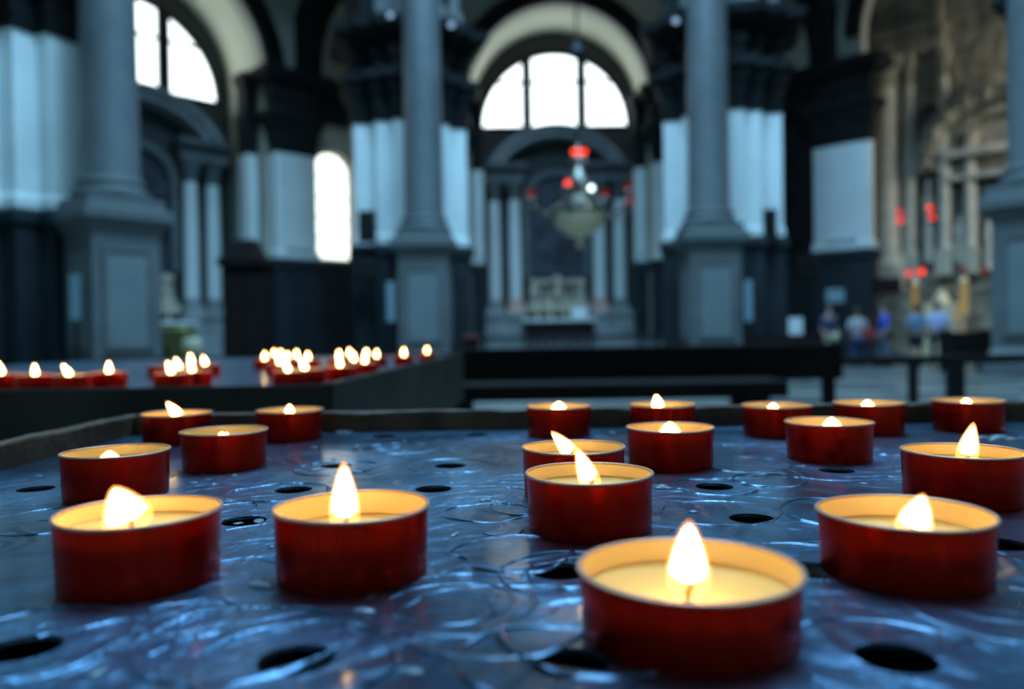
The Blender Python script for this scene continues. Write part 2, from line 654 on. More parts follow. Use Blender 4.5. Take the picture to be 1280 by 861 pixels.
# ambulatory ceiling: ring between inner piers and outer wall
bm = BM()
range_ang = [-202.5 + 45 * k + 0.001 for k in range(9)]
ri, ro = 10.6, AP / math.cos(R(22.5)) + 0.6
inn = [(CX + ri * math.sin(R(a_)), CY + ri * math.cos(R(a_))) for a_ in range_ang]
out = [(CX + ro * math.sin(R(a_)), CY + ro * math.cos(R(a_))) for a_ in range_ang]
lp = [Vector(p) for p in inn] + [Vector(p) for p in out[::-1]]
lo = [bm.verts.new((p.x, p.y, WALLH - 0.4)) for p in lp]
hi = [bm.verts.new((p.x, p.y, WALLH)) for p in lp]
m_ = len(lp)
for i in range(8):
    bm.faces.new((lo[i], lo[i + 1], lo[m_ - 2 - i], lo[m_ - 1 - i]))
    bm.faces.new((hi[i], hi[m_ - 1 - i], hi[m_ - 2 - i], hi[i + 1]))
for i in range(m_):
    bm.faces.new((lo[i], lo[(i + 1) % m_], hi[(i + 1) % m_], hi[i]))
struct('ceiling_ambulatory', bm, MT['wall'])


# ---------------- outer pilasters beside the chapel arches
def outer_pier(fr, u0, u1, label, deep=0.45, doff=0.0, g=1.0):
    t = thing('pilaster_pier', label, 'pier', fr.w((u0 + u1) / 2, doff), fr.th)
    w = (u1 - u0) / 2
    d = deep
    base = [(-w, -d), (w, -d), (w, -0.01), (-w, -0.01)]
    bm = BM()
    stack(bm, base, [(z_, o_ * g) for z_, o_ in [(0, .12), (0.35, .12), (0.4, .05), (3.4, .05), (3.5, .14), (3.72, .14), (3.8, 0)]])
    obj('pier_base', bm, MT['base'], t)
    bm = BM()
    stack(bm, base, [(z_, o_ * g) for z_, o_ in [(3.8, 0.04), (4.0, 0.04), (4.1, -0.03), (7.3, -0.03), (7.4, 0)]])
    box(bm, -w * 0.55, w * 0.55, -d - 0.1, -d, 4.1, 7.35)
    obj('pilaster', bm, MT['plaster'], t)
    bm = BM()
    stack(bm, base, [(z_, o_ * g) for z_, o_ in [(7.4, 0), (7.5, 0.06), (7.55, -0.02), (8.0, 0.08), (8.05, 0.03), (8.5, 0.2), (8.62, 0.3), (8.8, 0.3)]])
    obj('capital', bm, MT['dark'], t)
    bm = BM()
    stack(bm, base, [(z_, o_ * g) for z_, o_ in [(8.8, 0.02), (9.2, 0.02), (9.25, 0.08), (9.7, 0.08), (9.75, 0.3), (10.0, 0.5), (10.18, 0.5), (10.2, 0.1)]])
    obj('entablature', bm, MT['dark'], t)


outer_pier(FL, RC + 0.05, RC + 1.7, 'pale pilaster pier between the left half-round window and the narrow arched window')
outer_pier(FL, -RC - 1.7, -RC - 0.05, 'pilaster pier at the far side of the left chapel, behind the left column')
outer_pier(FC, -RC - 1.5, -RC - 0.05, 'pilaster pier left of the central altar chapel, behind the left centre column')
outer_pier(FC, RC + 0.05, RC + 1.5, 'pilaster pier right of the central altar chapel, behind the right centre column')
outer_pier(FC, -RC + 0.06, -RC + 0.5, 'slender pale pilaster inside the central chapel, left of the altar', 0.6, 1.1, 0.2)
outer_pier(FC, RC - 0.5, RC - 0.06, 'slender pale pilaster inside the central chapel, right of the altar', 0.6, 1.1, 0.2)
outer_pier(FL, RC - 0.5, RC - 0.06, 'slender pale pilaster inside the left chapel, right of its altar', 0.6, 1.1, 0.2)
a_ = FR_.hit(1016, 250, -0.45)[0]
b_ = FR_.hit(1088, 250, -0.45)[0]
outer_pier(FR_, a_, b_, 'pale pilaster pier left of the carved high altar, behind the visitors')


# ---------------- inner piers
def inner_pier(x, y, rz, label, name='stone_pier'):
    """local -y looks to the middle of the rotunda"""
    t = thing(name, label, 'pier', (x, y, 0), rz)
    poly = [(-0.6, 0), (0.6, 0), (0.6, 0.35), (1.1, 0.35), (1.1, 0.8), (1.7, 0.8), (1.7, 2.3), (-1.7, 2.3), (-1.7, 0.8), (-1.1, 0.8), (-1.1, 0.35), (-0.6, 0.35)]
    bm = BM()
    stack(bm, poly, [(0, .16), (0.4, .16), (0.5, .06), (3.4, .06), (3.5, .16), (3.72, .16), (3.8, 0.05)])
    obj('pier_base', bm, MT['base'], t)
    bm = BM()
    stack(bm, poly, [(3.8, 0.05), (4.0, 0.05), (4.1, 0), (7.35, 0), (7.4, 0.04)])
    obj('pilaster', bm, MT['plaster'], t)
    bm = BM()
    stack(bm, poly, [(7.4, 0.0), (7.5, 0.08), (7.56, 0), (7.95, 0.1), (8.0, 0.03), (8.5, 0.22), (8.6, 0.34), (8.8, 0.34)])
    obj('capital', bm, MT['dark'], t)
    bm = BM()
    stack(bm, poly, [(8.8, 0.05), (9.2, 0.05), (9.25, 0.12), (9.7, 0.12), (9.75, 0.35), (9.95, 0.6), (10.2, 0.66), (10.25, 0.2)])
    obj('entablature', bm, MT['dark'], t)
    bm = BM()
    stack(bm, poly, [(10.25, -0.05), (11.0, -0.05), (11.0, -0.15), (15.6, -0.15)])
    obj('upper_wall', bm, MT['stone'], t)
    return t


def column(px_c, py_c, Y, rz, label, dia=1.08, pier=None):
    p = at_y(px_c, py_c, Y)
    x, y = p.x, p.y
    t = thing('stone_column', label, 'column', (x, y, 0), rz)
    sq = [(-0.68, -0.68), (0.68, -0.68), (0.68, 0.68), (-0.68, 0.68)]
    bm = BM()
    stack(bm, sq, [(0, .16), (0.3, .16), (0.36, .1), (0.5, .06), (0.6, 0), (3.2, 0), (3.28, .04), (3.4, .1), (3.5, .2), (3.7, .2), (3.76, .08)])
    obj('pedestal', bm, MT['stone'], t)
    for k in range(4):
        bm = BM()
        bx = BM()
        arr = [(-0.5, 0.85), (0.5, 0.85), (0.5, 2.95), (-0.5, 2.95)]
        inn = [(-0.4, 0.95), (0.4, 0.95), (0.4, 2.85), (-0.4, 2.85)]
        slab_holes(bm, arr, [inn], -0.73, -0.67)
        bmesh.ops.rotate(bm, verts=bm.verts, cent=(0, 0, 0), matrix=Matrix.Rotation(k * PI / 2, 3, 'Z'))
        bx.free()
        pm = obj('panel_moulding', bm, MT['stone'], t)
        bm = BM()
        box(bm, -0.4, 0.4, -0.695, -0.66, 0.95, 2.85)
        bmesh.ops.rotate(bm, verts=bm.verts, cent=(0, 0, 0), matrix=Matrix.Rotation(k * PI / 2, 3, 'Z'))
        obj('panel', bm, MT['panelstone'], t)
    r = dia / 2
    bm = BM()
    box(bm, -r * 1.36, r * 1.36, -r * 1.36, r * 1.36, 3.76, 3.95)
    lathe(bm, [(r * 1.3, 3.95), (r * 1.36, 4.02), (r * 1.34, 4.1), (r * 1.18, 4.14), (r * 1.12, 4.22), (r * 1.2, 4.27), (r * 1.18, 4.33), (r * 1.04, 4.37)], n=48)
    obj('column_base', bm, MT['stone'], t, smooth=True, autos=35)
    bm = BM()
    lathe(bm, [(r * 1.04, 4.37), (r * 1.0, 4.5), (r * 0.99, 7), (r * 0.95, 11), (r * 0.9, 14.6)], n=48)
    obj('shaft', bm, MT['shaft'], t, smooth=True, autos=35)
    bm = BM()
    lathe(bm, [(r * 0.9, 14.6), (r * 1.0, 14.7), (r * 0.95, 14.8), (r * 1.25, 15.3), (r * 1.5, 15.5), (r * 1.5, 15.6)], n=32)
    obj('capital', bm, MT['dark'], t)
    return Vector((x, y))


c1 = column(143, 420, 16.3, R(50), 'grey stone column on a tall pedestal, at the left behind the second tray', 1.12)
c2 = column(533, 420, 22.0, R(1), 'grey column on a panelled pedestal, left of the central altar', 1.08)
c3 = column(888, 420, 21.6, R(-1), 'grey column on a panelled pedestal, right of the central altar', 1.12)
c4 = column(1301, 420, 16.2, R(-50), 'grey column and pedestal cut off by the right edge', 1.12)


def radial(c, push, ang, label, shift=0.0):
    d = Vector((c.x - CX, c.y - CY)).normalized()
    tn = Vector((d.y, -d.x))
    p = c + d * push + tn * shift
    inner_pier(p.x, p.y, ang, label)


radial(c1, 1.05, R(67.5), 'pier with blue-white pilasters behind the left column')
radial(c2, 1.05, R(14), 'pier with pale pilasters behind the left centre column', 0.05)
radial(c3, 1.05, R(-14), 'pier with pale pilasters behind the right centre column', 0.3)
radial(c4, 1.05, R(-67.5), 'pier behind the column at the right edge')


# arches joining the inner piers and ribs across the ambulatory
def arch_between(n, p, q, z0, stilt, thick, m, name='trim_%d'):
    p, q = Vector(p), Vector(q)
    mid = (p + q) / 2
    d = q - p
    r = d.length / 2
    th = math.atan2(d.y, d.x)
    bm = BM()
    arch_ring(bm, 0, z0 + stilt, r, r + thick, -0.45, 0.45, n=36)
    for s_ in (-1, 1):
        x0, x1 = sorted((s_ * r, s_ * (r + thick)))
        box(bm, x0, x1, -0.45, 0.45, z0, z0 + stilt)
    struct(name % n, bm, m, (mid.x, mid.y, 0), th)


def dirpt(c, out_, tan_):
    d = Vector((c.x - CX, c.y - CY)).normalized()
    t2 = Vector((d.y, -d.x))
    return c + d * out_ + t2 * tan_


arch_between(9, dirpt(c2, 2.0, 1.5), dirpt(c3, 2.0, -1.5), 10.25, 0.6, 0.45, MT['dark'])
arch_between(10, dirpt(c1, 2.0, 1.5), dirpt(c2, 2.0, -1.5), 10.25, 0.6, 0.45, MT['dark'])
arch_between(11, dirpt(c3, 2.0, 1.5), dirpt(c4, 2.0, -1.5), 10.25, 0.6, 0.45, MT['dark'])
pl = FL.w(RC + 1.6, -0.3)
pr = FR_.w(-RC - 1.3, -0.3)
arch_between(12, (pl.x, pl.y), dirpt(c2, 3.2, -0.6), 10.15, 0.5, 0.8, MT['dark'])
arch_between(13, dirpt(c3, 3.2, 0.6), (pr.x, pr.y), 10.15, 0.5, 0.8, MT['dark'])


# ---------------- altars
def altar(fr, d, label, pinkish):
    t = thing('side_altar', label, 'altar', fr.w(0, d), fr.th)
    A = MT['altar']
    for s_ in (-1, 1):
        bm = BM()
        x0, x1 = sorted((s_ * 1.35, s_ * 3.15))
        box(bm, x0, x1, -0.75, 0, 0, 1.75)
        box(bm, x0 - 0.06, x1 + 0.06, -0.85, 0, 1.75, 1.95)
        obj('plinth', bm, A, t)
    for s_ in (-1, 1):
        for k, x in enumerate((1.72, 2.55)):
            mm_ = MT['pink'] if (pinkish and k == 0) else A
            bm = BM()
            box(bm, s_ * x - 0.34, s_ * x + 0.34, -0.78 + k * .15, -0.1, 1.95, 2.2)
            lathe(bm, [(0.33, 2.2), (0.35, 2.3), (0.27, 2.36), (0.3, 2.44), (0.26, 2.5)], (s_ * x, -0.45 + k * .1, 0), 24)
            bb = obj('column_base', bm, mm_, t, True, 35)
            bm = BM()
            lathe(bm, [(0.26, 2.5), (0.255, 4.5), (0.22, 6.55)], (s_ * x, -0.45 + k * .1, 0), 24)
            obj('altar_column', bm, MT['plaster'] if pinkish or True else A, t, True, 35)
            bm = BM()
            lathe(bm, [(0.22, 6.5), (0.27, 6.6), (0.24, 6.7), (0.38, 7.1), (0.4, 7.2)], (s_ * x, -0.45 + k * .1, 0), 16)
            obj('column_capital', bm, MT['stone'], t)
    for s_ in (-1, 1):
        bm = BM()
        x0, x1 = sorted((s_ * 1.3, s_ * 3.0))
        box(bm, x0, x1, -0.8, 0, 7.2, 7.45)
        box(bm, x0, x1, -0.7, 0, 7.45, 7.75)
        box(bm, x0 - 0.1, x1 + 0.1, -1.0, 0, 7.75, 7.95)
        obj('altar_entablature', bm, MT['stone'], t)
    bm = BM()
    # segmental pediment
    arch_ring(bm, 0, 6.3, 2.72, 3.0, -0.85, 0, 32, 148, 24)
    arch_ring(bm, 0, 6.3, 3.0, 3.18, -1.05, 0, 32, 148, 24)
    obj('pediment', bm, A, t)
    bm = BM()
    arch_ring(bm, 0, 6.4, 1.12, 1.4, -0.35, 0, 0, 180, 24)
    for s_ in (-1, 1):
        x0, x1 = sorted((s_ * 1.12, s_ * 1.36))
        box(bm, x0, x1, -0.35, 0, 3.4, 6.4)
    obj('picture_frame', bm, MT['stone'], t)
    bm = BM()
    pts = [(-1.12, 3.4), (1.12, 3.4)] + arc(0, 6.4, 1.12, 0, 180, 20)
    slab_holes(bm, pts, [], -0.12, -0.05)
    obj('painting', bm, MT['paint'], t)
    # carved tabernacle over the table
    bm = BM()
    box(bm, -1.3, 1.3, -0.5, 0, 1.95, 2.25, 0.03)
    box(bm, -1.2, 1.2, -0.42, 0, 2.25, 2.5, 0.02)
    lathe(bm, [(0.33, 2.5), (0.36, 2.6), (0.28, 2.7), (0.28, 3.1), (0.36, 3.15), (0.2, 3.35), (0.03, 3.5)], (0, -0.25, 0), 12)
    for x in (-0.95, 0.95):
        lathe(bm, [(0.2, 2.5), (0.26, 2.75), (0.15, 3.0), (0.2, 3.1), (0.05, 3.35)], (x, -0.22, 0), 10)
        box(bm, x * 0.55 - 0.08, x * 0.55 + 0.08, -0.3, 0, 2.5, 2.95, 0.02)
    box(bm, -1.2, 1.2, -0.3, 0, 3.1, 3.3, 0.02)
    obj('tabernacle', bm, MT['beige'], t)
    bm = BM()
    box(bm, -1.45, 1.45, -1.6, -0.5, 1.55, 1.68, 0.01)
    obj('altar_cloth', bm, MT['white'], t)
    bm = BM()
    box(bm, -1.3, 1.3, -1.5, -0.5, 0.3, 1.55)
    obj('altar_table', bm, MT['wood'], t)
    for x in (-0.85, -0.3, 0.3, 0.85):
        bm = BM()
        lathe(bm, [(0.10, 2.25), (0.03, 2.35), (0.035, 2.6), (0.07, 2.63), (0.02, 2.66), (0.02, 3.0)], (x, -0.6, -0.57), 10)
        obj('candlestick', bm, MT['gold'], t)
    bm = BM()
    box(bm, -2.2, 2.2, -2.3, 0, 0, 0.15)
    box(bm, -1.9, 1.9, -1.9, 0, 0.15, 0.3)
    obj('altar_step', bm, A, t)
    return t


altar(FC, 2.7, 'marble altar with dark painting and rounded pediment under the central half-round window', True)
altar(FL, 2.7, 'marble altar with rounded pediment under the left half-round window', False)
p = at_y(729, 390, 29.5)
bm = BM()
box(bm, -0.32, 0.32, -0.02, 0.02, -0.22, 0.22, 0.005)
bmesh.ops.rotate(bm, verts=bm.verts, cent=(0, 0, 0), matrix=Matrix.Rotation(R(-25), 3, 'X'))
ob = obj('open_missal', bm, MT['white'])
ob.location = (p.x, FC.O.y + 2.7 - 1.2, 1.9)
tag(ob, 'white open sheet propped on the central altar table', 'book')


# ---------------- high altar (carved warm stone) in the chancel
def high_altar():
    d = 3.4
    fr = FR_
    t = thing('carved_high_altar', 'tall carved altar wall of warm yellowish stone with columns at the right', 'altar', fr.w(0, d), fr.th)

    def U(px, py=250, dd=0.0):
        return fr.hit(px, py, d + dd)
    ul, ur = U(1092)[0] - 0.2, U(1262)[0] + 1.5
    bm = BM()
    slab_holes(bm, [(ul, 0), (ur, 0), (ur, 16), (ul, 16)], [], 0.2, 0.9)
    obj('carved_wall', bm, MT['chancel'], t)

    def colm(px, w, z0, z1, m=MT['chancel_col'], dd=-0.15, nm='altar_column'):
        u = U(px, 250, dd)[0]
        bm = BM()
        box(bm, u - w * 1.35, u + w * 1.35, dd - w * 1.2, 0.2, z0 - 0.9, z0)
        lathe(bm, [(w * 1.25, z0), (w * 1.3, z0 + 0.12), (w * 1.05, z0 + 0.2), (w, z0 + 0.3), (w * 0.95, (z0 + z1) / 2), (w * 0.85, z1)], (u, dd, 0), 24)
        obj(nm, bm, m, t, True, 35)
        bm = BM()
        lathe(bm, [(w * 0.85, z1), (w, z1 + 0.1), (w * 0.95, z1 + 0.2), (w * 1.45, z1 + 0.9), (w * 1.6, z1 + 1.05)], (u, dd, 0), 14)
        obj('column_capital', bm, MT['chancel'], t)
        return u
    zc = U(1109, 112)[1]
    zb = U(1109, 335)[1]
    colm(1109, 0.42, zb, zc)
    colm(1137, 0.22, zb + 0.4, zc, dd=0.1)
    colm(1181, 0.2, zb + 0.5, zc, dd=0.0)
    colm(1213, 0.2, zb + 0.5, zc - 3.2, dd=0.0)
    # niches
    for pa, pb, y0, y1 in ((1146, 1174, 330, 125), (1190, 1207, 330, 215), (1222, 1248, 340, 215)):
        u0, z0 = U(pa, y0)
        u1, z1 = U(pb, y1)
        r = (u1 - u0) / 2
        bm = BM()
        slab_holes(bm, [(u0 - .12, z0 - .12), (u1 + .12, z0 - .12), (u1 + .12, z1 + .2), (u0 - .12, z1 + .2)],
                   [[(u0, z0), (u1, z0)] + arc((u0 + u1) / 2, z1 - r, r, 0, 180, 12)], 0.05, 0.2)
        nf = obj('niche_frame', bm, MT['chancel'], t)
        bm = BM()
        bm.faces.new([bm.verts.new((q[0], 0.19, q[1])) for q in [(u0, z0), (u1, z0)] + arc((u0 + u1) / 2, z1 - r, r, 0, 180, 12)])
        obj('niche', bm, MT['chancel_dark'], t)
        bm = BM()
        uc_ = (u0 + u1) / 2
        h = (z1 - z0) * 0.55
        lathe(bm, [(0.2, 0), (0.22, 0.1), (0.14, 0.15), (0.2, 0.3 * h), (0.15, 0.5 * h), (0.21, 0.72 * h), (0.08, 0.82 * h), (0.11, 0.9 * h), (0.02, h)], (uc_, 0.1, z0), 12)
        obj('niche_statue', bm, MT['chancel_col'], t, True)
    # heavy carved entablature and scrolled arch above
    u0, z0 = U(1085, 105)
    u1, z1 = U(1184, 40)
    bm = BM()
    box(bm, u0 - 0.3, u1, -0.7, 0.2, zc + 1.05, zc + 1.6)
    box(bm, u0 - 0.5, u1 + 0.1, -1.1, 0.2, zc + 1.6, zc + 1.85)
    x = u0 - 0.4
    while x < u1:
        box(bm, x, x + 0.16, -0.95, -0.6, zc + 1.35, zc + 1.6)
        x += 0.34
    box(bm, u0 - 0.2, u1 - 0.1, -0.5, 0.2, zc + 1.85, zc + 3.4)
    obj('entablature', bm, MT['chancel'], t)
    ua, za = U(1245, 200)
    bm = BM()
    for r0, dd in ((2.3, -0.5), (1.9, -0.3), (1.5, -0.15)):
        arch_ring(bm, ua + 0.1, za + 0.1, r0, r0 + 0.24, dd, 0.2, 60, 185, 26)
    k = 0
    for a_ in range(70, 185, 9):
        q = (ua + 0.1 + 2.2 * math.cos(R(a_)), za + 0.1 + 2.2 * math.sin(R(a_)))
        bmesh.ops.create_icosphere(bm, subdivisions=2, radius=0.2 + 0.06 * (k % 2), matrix=Matrix.Translation((q[0], -0.4, q[1])))
        k += 1
    obj('carved_arch', bm, MT['chancel'], t)
    bm = BM()
    u2, z2 = U(1190, 195)
    box(bm, u2 - 0.2, u2 + 2.6, -0.35, 0.2, z2 - 0.1, z2 + 0.15)
    box(bm, u2 - 0.1, u2 + 2.6, -0.25, 0.2, z2 - 0.9, z2 - 0.75)
    obj('ledge', bm, MT['chancel_col'], t)
    bm = BM()
    box(bm, ul, ur, -0.6, 0.2, 0, 2.3)
    box(bm, ul, ur, -0.7, 0.2, 2.3, 2.5)
    obj('plinth', bm, MT['chancel'], t)
    # lit golden altar
    u0, z0 = U(1150, 420, -1.5)
    u1, z1 = U(1198, 360, -1.5)
    bm = BM()
    box(bm, u0, u1, -1.9, -0.8, 0, 1.3)
    box(bm, u0 + 0.1, u1 - 0.1, -1.5, -0.8, 1.3, z1 - 0.5, 0.03)
    lathe(bm, [(0.3, z1 - 0.5), (0.2, z1 - 0.2), (0.04, z1)], ((u0 + u1) / 2, -1.2, 0), 12)
    obj('gilded_tabernacle', bm, MT['gold'], t)
    return t


high_altar()
for px in (1144, 1205):
    w = FR_.hit(px, 385, 1.8)
    q = FR_.w(w[0], 1.8, 0)
    t = thing('candle_lamp', 'glowing yellow lantern %s the gilded altar at the right' % ('left of' if px < 1180 else 'right of'), 'lamp', q)
    bm = BM()
    lathe(bm, [(0.2, 0), (0.18, 0.06), (0.04, 0.12), (0.04, 1.4), (0.1, 1.44), (0.1, 1.5)], n=12)
    obj('lamp_stand', bm, MT['gold'], t)
    bm = BM()
    lathe(bm, [(0.09, 1.5), (0.12, 1.6), (0.12, 2.3), (0.09, 2.6)], n=12)
    obj('lamp_shade', bm, emat('warm_lamp_glass', (1, 0.72, 0.28), 0.22 if px < 1180 else 0.3), t, True, 35)
    bm = BM()
    lathe(bm, [(0.15, 2.6), (0.02, 2.85)], n=12)
    obj('lamp_cap', bm, MT['gold'], t)

# ---------------- hanging sanctuary lamps
redlit = emat('lit_red_glass', (1.0, 0.055, 0.025), 2.4)
reddim = emat('faintly_lit_red_glass', (1.0, 0.06, 0.05), 0.14)
redmid = emat('glowing_red_glass', (1.0, 0.035, 0.03), 1.5)


def hanging_lamp(px, py, Y, label, m, r=0.08, top=15.5):
    p = at_y(px, py, Y)
    t = thing('sanctuary_lamp', label, 'lamp', p, 0, 'red lamps hanging before the high altar')
    bm = BM()
    lathe(bm, [(r * 0.5, -r * 1.1), (r * 0.9, -r * 0.5), (r, 0.1 * r), (r * 0.9, r * 0.9), (r * 0.75, r * 1.1)], n=16)
    obj('red_glass', bm, m, t, True)
    bm = BM()
    lathe(bm, [(0.02, -r * 2.6), (r * 0.3, -r * 2.2), (r * 0.25, -r * 1.8), (r * 0.8, -r * 1.5), (r * 0.55, -r * 1.1)], n=16)
    obj('lamp_holder', bm, MT['iron'], t, True)
    bm = BM()
    for k in range(3):
        a_ = 2 * PI * k / 3
        tube(bm, [(r * 0.8 * math.cos(a_), r * 0.8 * math.sin(a_), -r), (r * .9 * math.cos(a_), r * .9 * math.sin(a_), r * 1.3), (0, 0, r * 6)], 0.008, 5)
    tube(bm, [(0, 0, r * 6), (0, 0, top - p.z)], 0.012, 5)
    obj('lamp_chain', bm, MT['iron'], t)


hanging_lamp(1124, 265, 24.6, 'upper of two red lamps hanging at the left before the carved altar', redmid)
hanging_lamp(1125, 276, 24.3, 'lower of two red lamps hanging at the left before the carved altar', redmid)
hanging_lamp(1163, 260, 24.3, 'upper of two red lamps hanging at the right before the carved altar', redlit)
hanging_lamp(1165, 272, 24.0, 'lower of two red lamps hanging at the right before the carved altar', redmid)
hanging_lamp(1137, 342, 23.5, 'dimmer left lamp of the low pair over the visitors', redmid)
hanging_lamp(1152, 340, 23.5, 'bright right lamp of the low pair over the visitors', redlit)
hanging_lamp(1205, 338, 23.5, 'faint red lamp hanging beside the dark post right of the visitors', reddim)
hanging_lamp(1231, 339, 22.5, 'faint red lamp hanging near the pedestal at the right edge', reddim)


# ---------------- great hanging lamp
def great_lamp():
    Y = 19.5
    c = at_y(724, 270, Y)
    s = Y / FPX            # metres per pixel
    t = thing('hanging_lamp', 'great silver and gold church lamp with red glasses hanging before the central altar', 'lamp', c)
    bm = BM()
    lathe(bm, [(3 * s, -40 * s), (5 * s, -36 * s), (2 * s, -31 * s), (5 * s, -27 * s), (16 * s, -23 * s), (28 * s, -13 * s), (33 * s, -2 * s), (34 * s, 2 * s)], n=32)
    obj('gold_bowl', bm, MT['gold'], t, True, 45)
    bm = BM()
    lathe(bm, [(34 * s, 2 * s), (38 * s, 6 * s), (33 * s, 10 * s), (24 * s, 16 * s), (18 * s, 24 * s), (21 * s, 32 * s), (18 * s, 44 * s), (10 * s, 52 * s), (7 * s, 62 * s), (12 * s, 70 * s), (6 * s, 78 * s), (3 * s, 90 * s)], n=24)
    obj('silver_body', bm, MT['silver'], t, True, 45)
    bm = BM()
    tube(bm, [(0, 0, 88 * s), (0, 0, 17 - c.z)], 0.03, 6)
    lathe(bm, [(0.02, 194 * s), (6 * s, 197 * s), (13 * s, 202 * s), (11 * s, 208 * s), (4 * s, 214 * s), (0.02, 222 * s)], n=16)
    obj('lamp_chain', bm, MT['iron'], t)
    # arms with red glasses
    arms = [(-60, 22, -0.5, reddim, 6), (-17, 32, -0.9, redlit, 4), (37, 32, 0.7, reddim, 6), (66, 20, 0.4, reddim, 7), (58, 30, -0.5, reddim, 5), (-38, 14, 0.8, None, 0)]
    for dx, dz, dy, m, rr in arms:
        bm = BM()
        k = 1 if dx > 0 else -1
        e_ = Vector((dx * s, dy, (dz - 9) * s))
        tube(bm, [Vector((0, 0, 6 * s)) + e_ * 0.1, Vector((e_.x * 0.45, e_.y * 0.45, -4 * s)), Vector((e_.x * 0.85, e_.y * 0.85, 2 * s)), e_], [0.06, 0.045, 0.04, 0.03], 8)
        lathe(bm, [(0.03, 0), (0.09, 0.05), (0.11, 0.12)], e_, 12)
        ar = obj('lamp_arm', bm, MT['silver'], t, True)
        if m:
            bm = BM()
            g = rr * s * 0.9
            lathe(bm, [(g * .5, 0.05), (g * .95, 0.12), (g, 0.12 + g), (g * .7, 0.12 + 1.8 * g)], e_, 14)
            obj('red_glass', bm, m, ar, True)
    for dx in (-6, 0, 7):
        bm = BM()
        g = 3.2 * s
        lathe(bm, [(g * .5, 0), (g, g * .7), (g, g * 1.4), (g * .6, g * 2)], (dx * s, -0.15, 75 * s), 14)
        obj('red_glass', bm, redlit, t, True)
    bm = BM()
    bmesh.ops.create_uvsphere(bm, u_segments=16, v_segments=10, radius=3.2 * s, matrix=Matrix.Translation((13 * s, -0.5, 30 * s)))
    obj('white_bulb', bm, emat('white_lit_bulb', (0.75, 0.95, 1.0), 5), t, True)
    for dx, dz in ((-4, 42), (18, 20), (-14, 12), (6, 62)):
        bm = BM()
        bmesh.ops.create_uvsphere(bm, u_segments=12, v_segments=8, radius=4 * s, matrix=Matrix.Translation((dx * s, -0.45, dz * s)))
        obj('silver_boss', bm, MT['silver'], t, True)


great_lamp()

# small spotlights on the ledges of the piers
for px, py, Y, lb in ((565, 36, 22.3, 'tiny blue-white spotlight on the ledge right of the left centre column'),
                      (843, 31, 22.3, 'tiny blue-white spotlight on the ledge left of the right centre column'),
                      (920, 17, 22.4, 'tiny blue-white spotlight just right of the right centre column top'),
                      (947, 15, 22.8, 'faint blue-white spotlight, outermost right of the right centre column'),
                      (489, 24, 22.4, 'tiny blue-white spotlight on the ledge left of the left centre column')):
    p = at_y(px, py, Y)
    t = thing('spotlight', lb, 'spotlight', p, 0, 'small spotlights on the pier ledges')
    bm = BM()
    lathe(bm, [(0.09, -0.02), (0.13, 0.06), (0.15, 0.2)], n=12)
    bmesh.ops.rotate(bm, verts=bm.verts, cent=(0, 0, 0), matrix=Matrix.Rotation(R(80), 3, 'X'))
    obj('spotlight_housing', bm, MT['iron'], t, True)
    bm = BM()
    bmesh.ops.create_uvsphere(bm, u_segments=12, v_segments=8, radius=0.10, matrix=Matrix.Translation((0, -0.16, 0.03)))
    obj('bulb', bm, emat('spot_bulb', (0.4, 0.65, 1.0), 0.9), t, True)
    bm = BM()
    tube(bm, [(0, 0, 0), (0, 0.2, -0.1), (0, 0.45, -0.4)], 0.03, 6)
    obj('spotlight_bracket', bm, MT['iron'], t)


# ---------------- furniture and notices in the hall
def pbox(name, label, cat, x0, y0, x1, y1, Y, dep, m, ground=True, bev=0.02, parts=None):
    a = at_y(x0, y1, Y)
    b = at_y(x1, y0, Y)
    z0 = 0 if ground else a.z
    t = thing(name, label, cat, ((a.x + b.x) / 2, Y, z0))
    w, h = (b.x - a.x) / 2, b.z - z0
    return t, w, h, dep


# confessional
t, w, h, d = pbox('confessional', 'dark wooden confessional between the left altar and the pale pier', 'confessional', 286, 300, 334, 430, 22.5, 1.1, None)
bm = BM()
box(bm, -w, w, -d / 2, d / 2, 0, 0.25, 0.02)
box(bm, -w * .95, w * .95, -d * .45, d * .45, 0.25, h * .8)
obj('cabinet_body', bm, MT['wood'], t)
for s_ in (-0.48, 0.48):
    bm = BM()
    box(bm, s_ * w - w * .36, s_ * w + w * .36, -d * .45 - .05, -d * .45, 0.4, h * .74, 0.02)
    obj('door', bm, MT['wood'], t)
bm = BM()
box(bm, -w * 1.12, w * 1.12, -d * .6, d * .5, h * .8, h * .86, 0.02)
stack(bm, [(-w * .8, -d * .4), (w * .8, -d * .4), (w * .8, d * .4), (-w * .8, d * .4)], [(h * .86, 0), (h, -0.2)])
obj('cornice', bm, MT['wood'], t)


def speaker(x0, y0, x1, y1, Y, label, cat='loudspeaker'):
    a, b = at_y(x0, y1, Y), at_y(x1, y0, Y)
    t = thing('loudspeaker', label, cat, ((a.x + b.x) / 2, Y, a.z))
    w, h = (b.x - a.x) / 2, b.z - a.z
    bm = BM()
    box(bm, -w, w, -0.15, 0.2, 0, h, 0.02)
    obj('speaker_box', bm, MT['black'], t)
    bm = BM()
    box(bm, -w * .85, w * .85, -0.17, -0.15, h * .06, h * .94)
    obj('speaker_grille', bm, MT['iron'], t)
    bm = BM()
    tube(bm, [(0, 0.15, h * .3), (0, 0.5, h * .3), (0, 0.8, h * .3)], 0.03, 6)
    obj('wall_bracket', bm, MT['iron'], t)


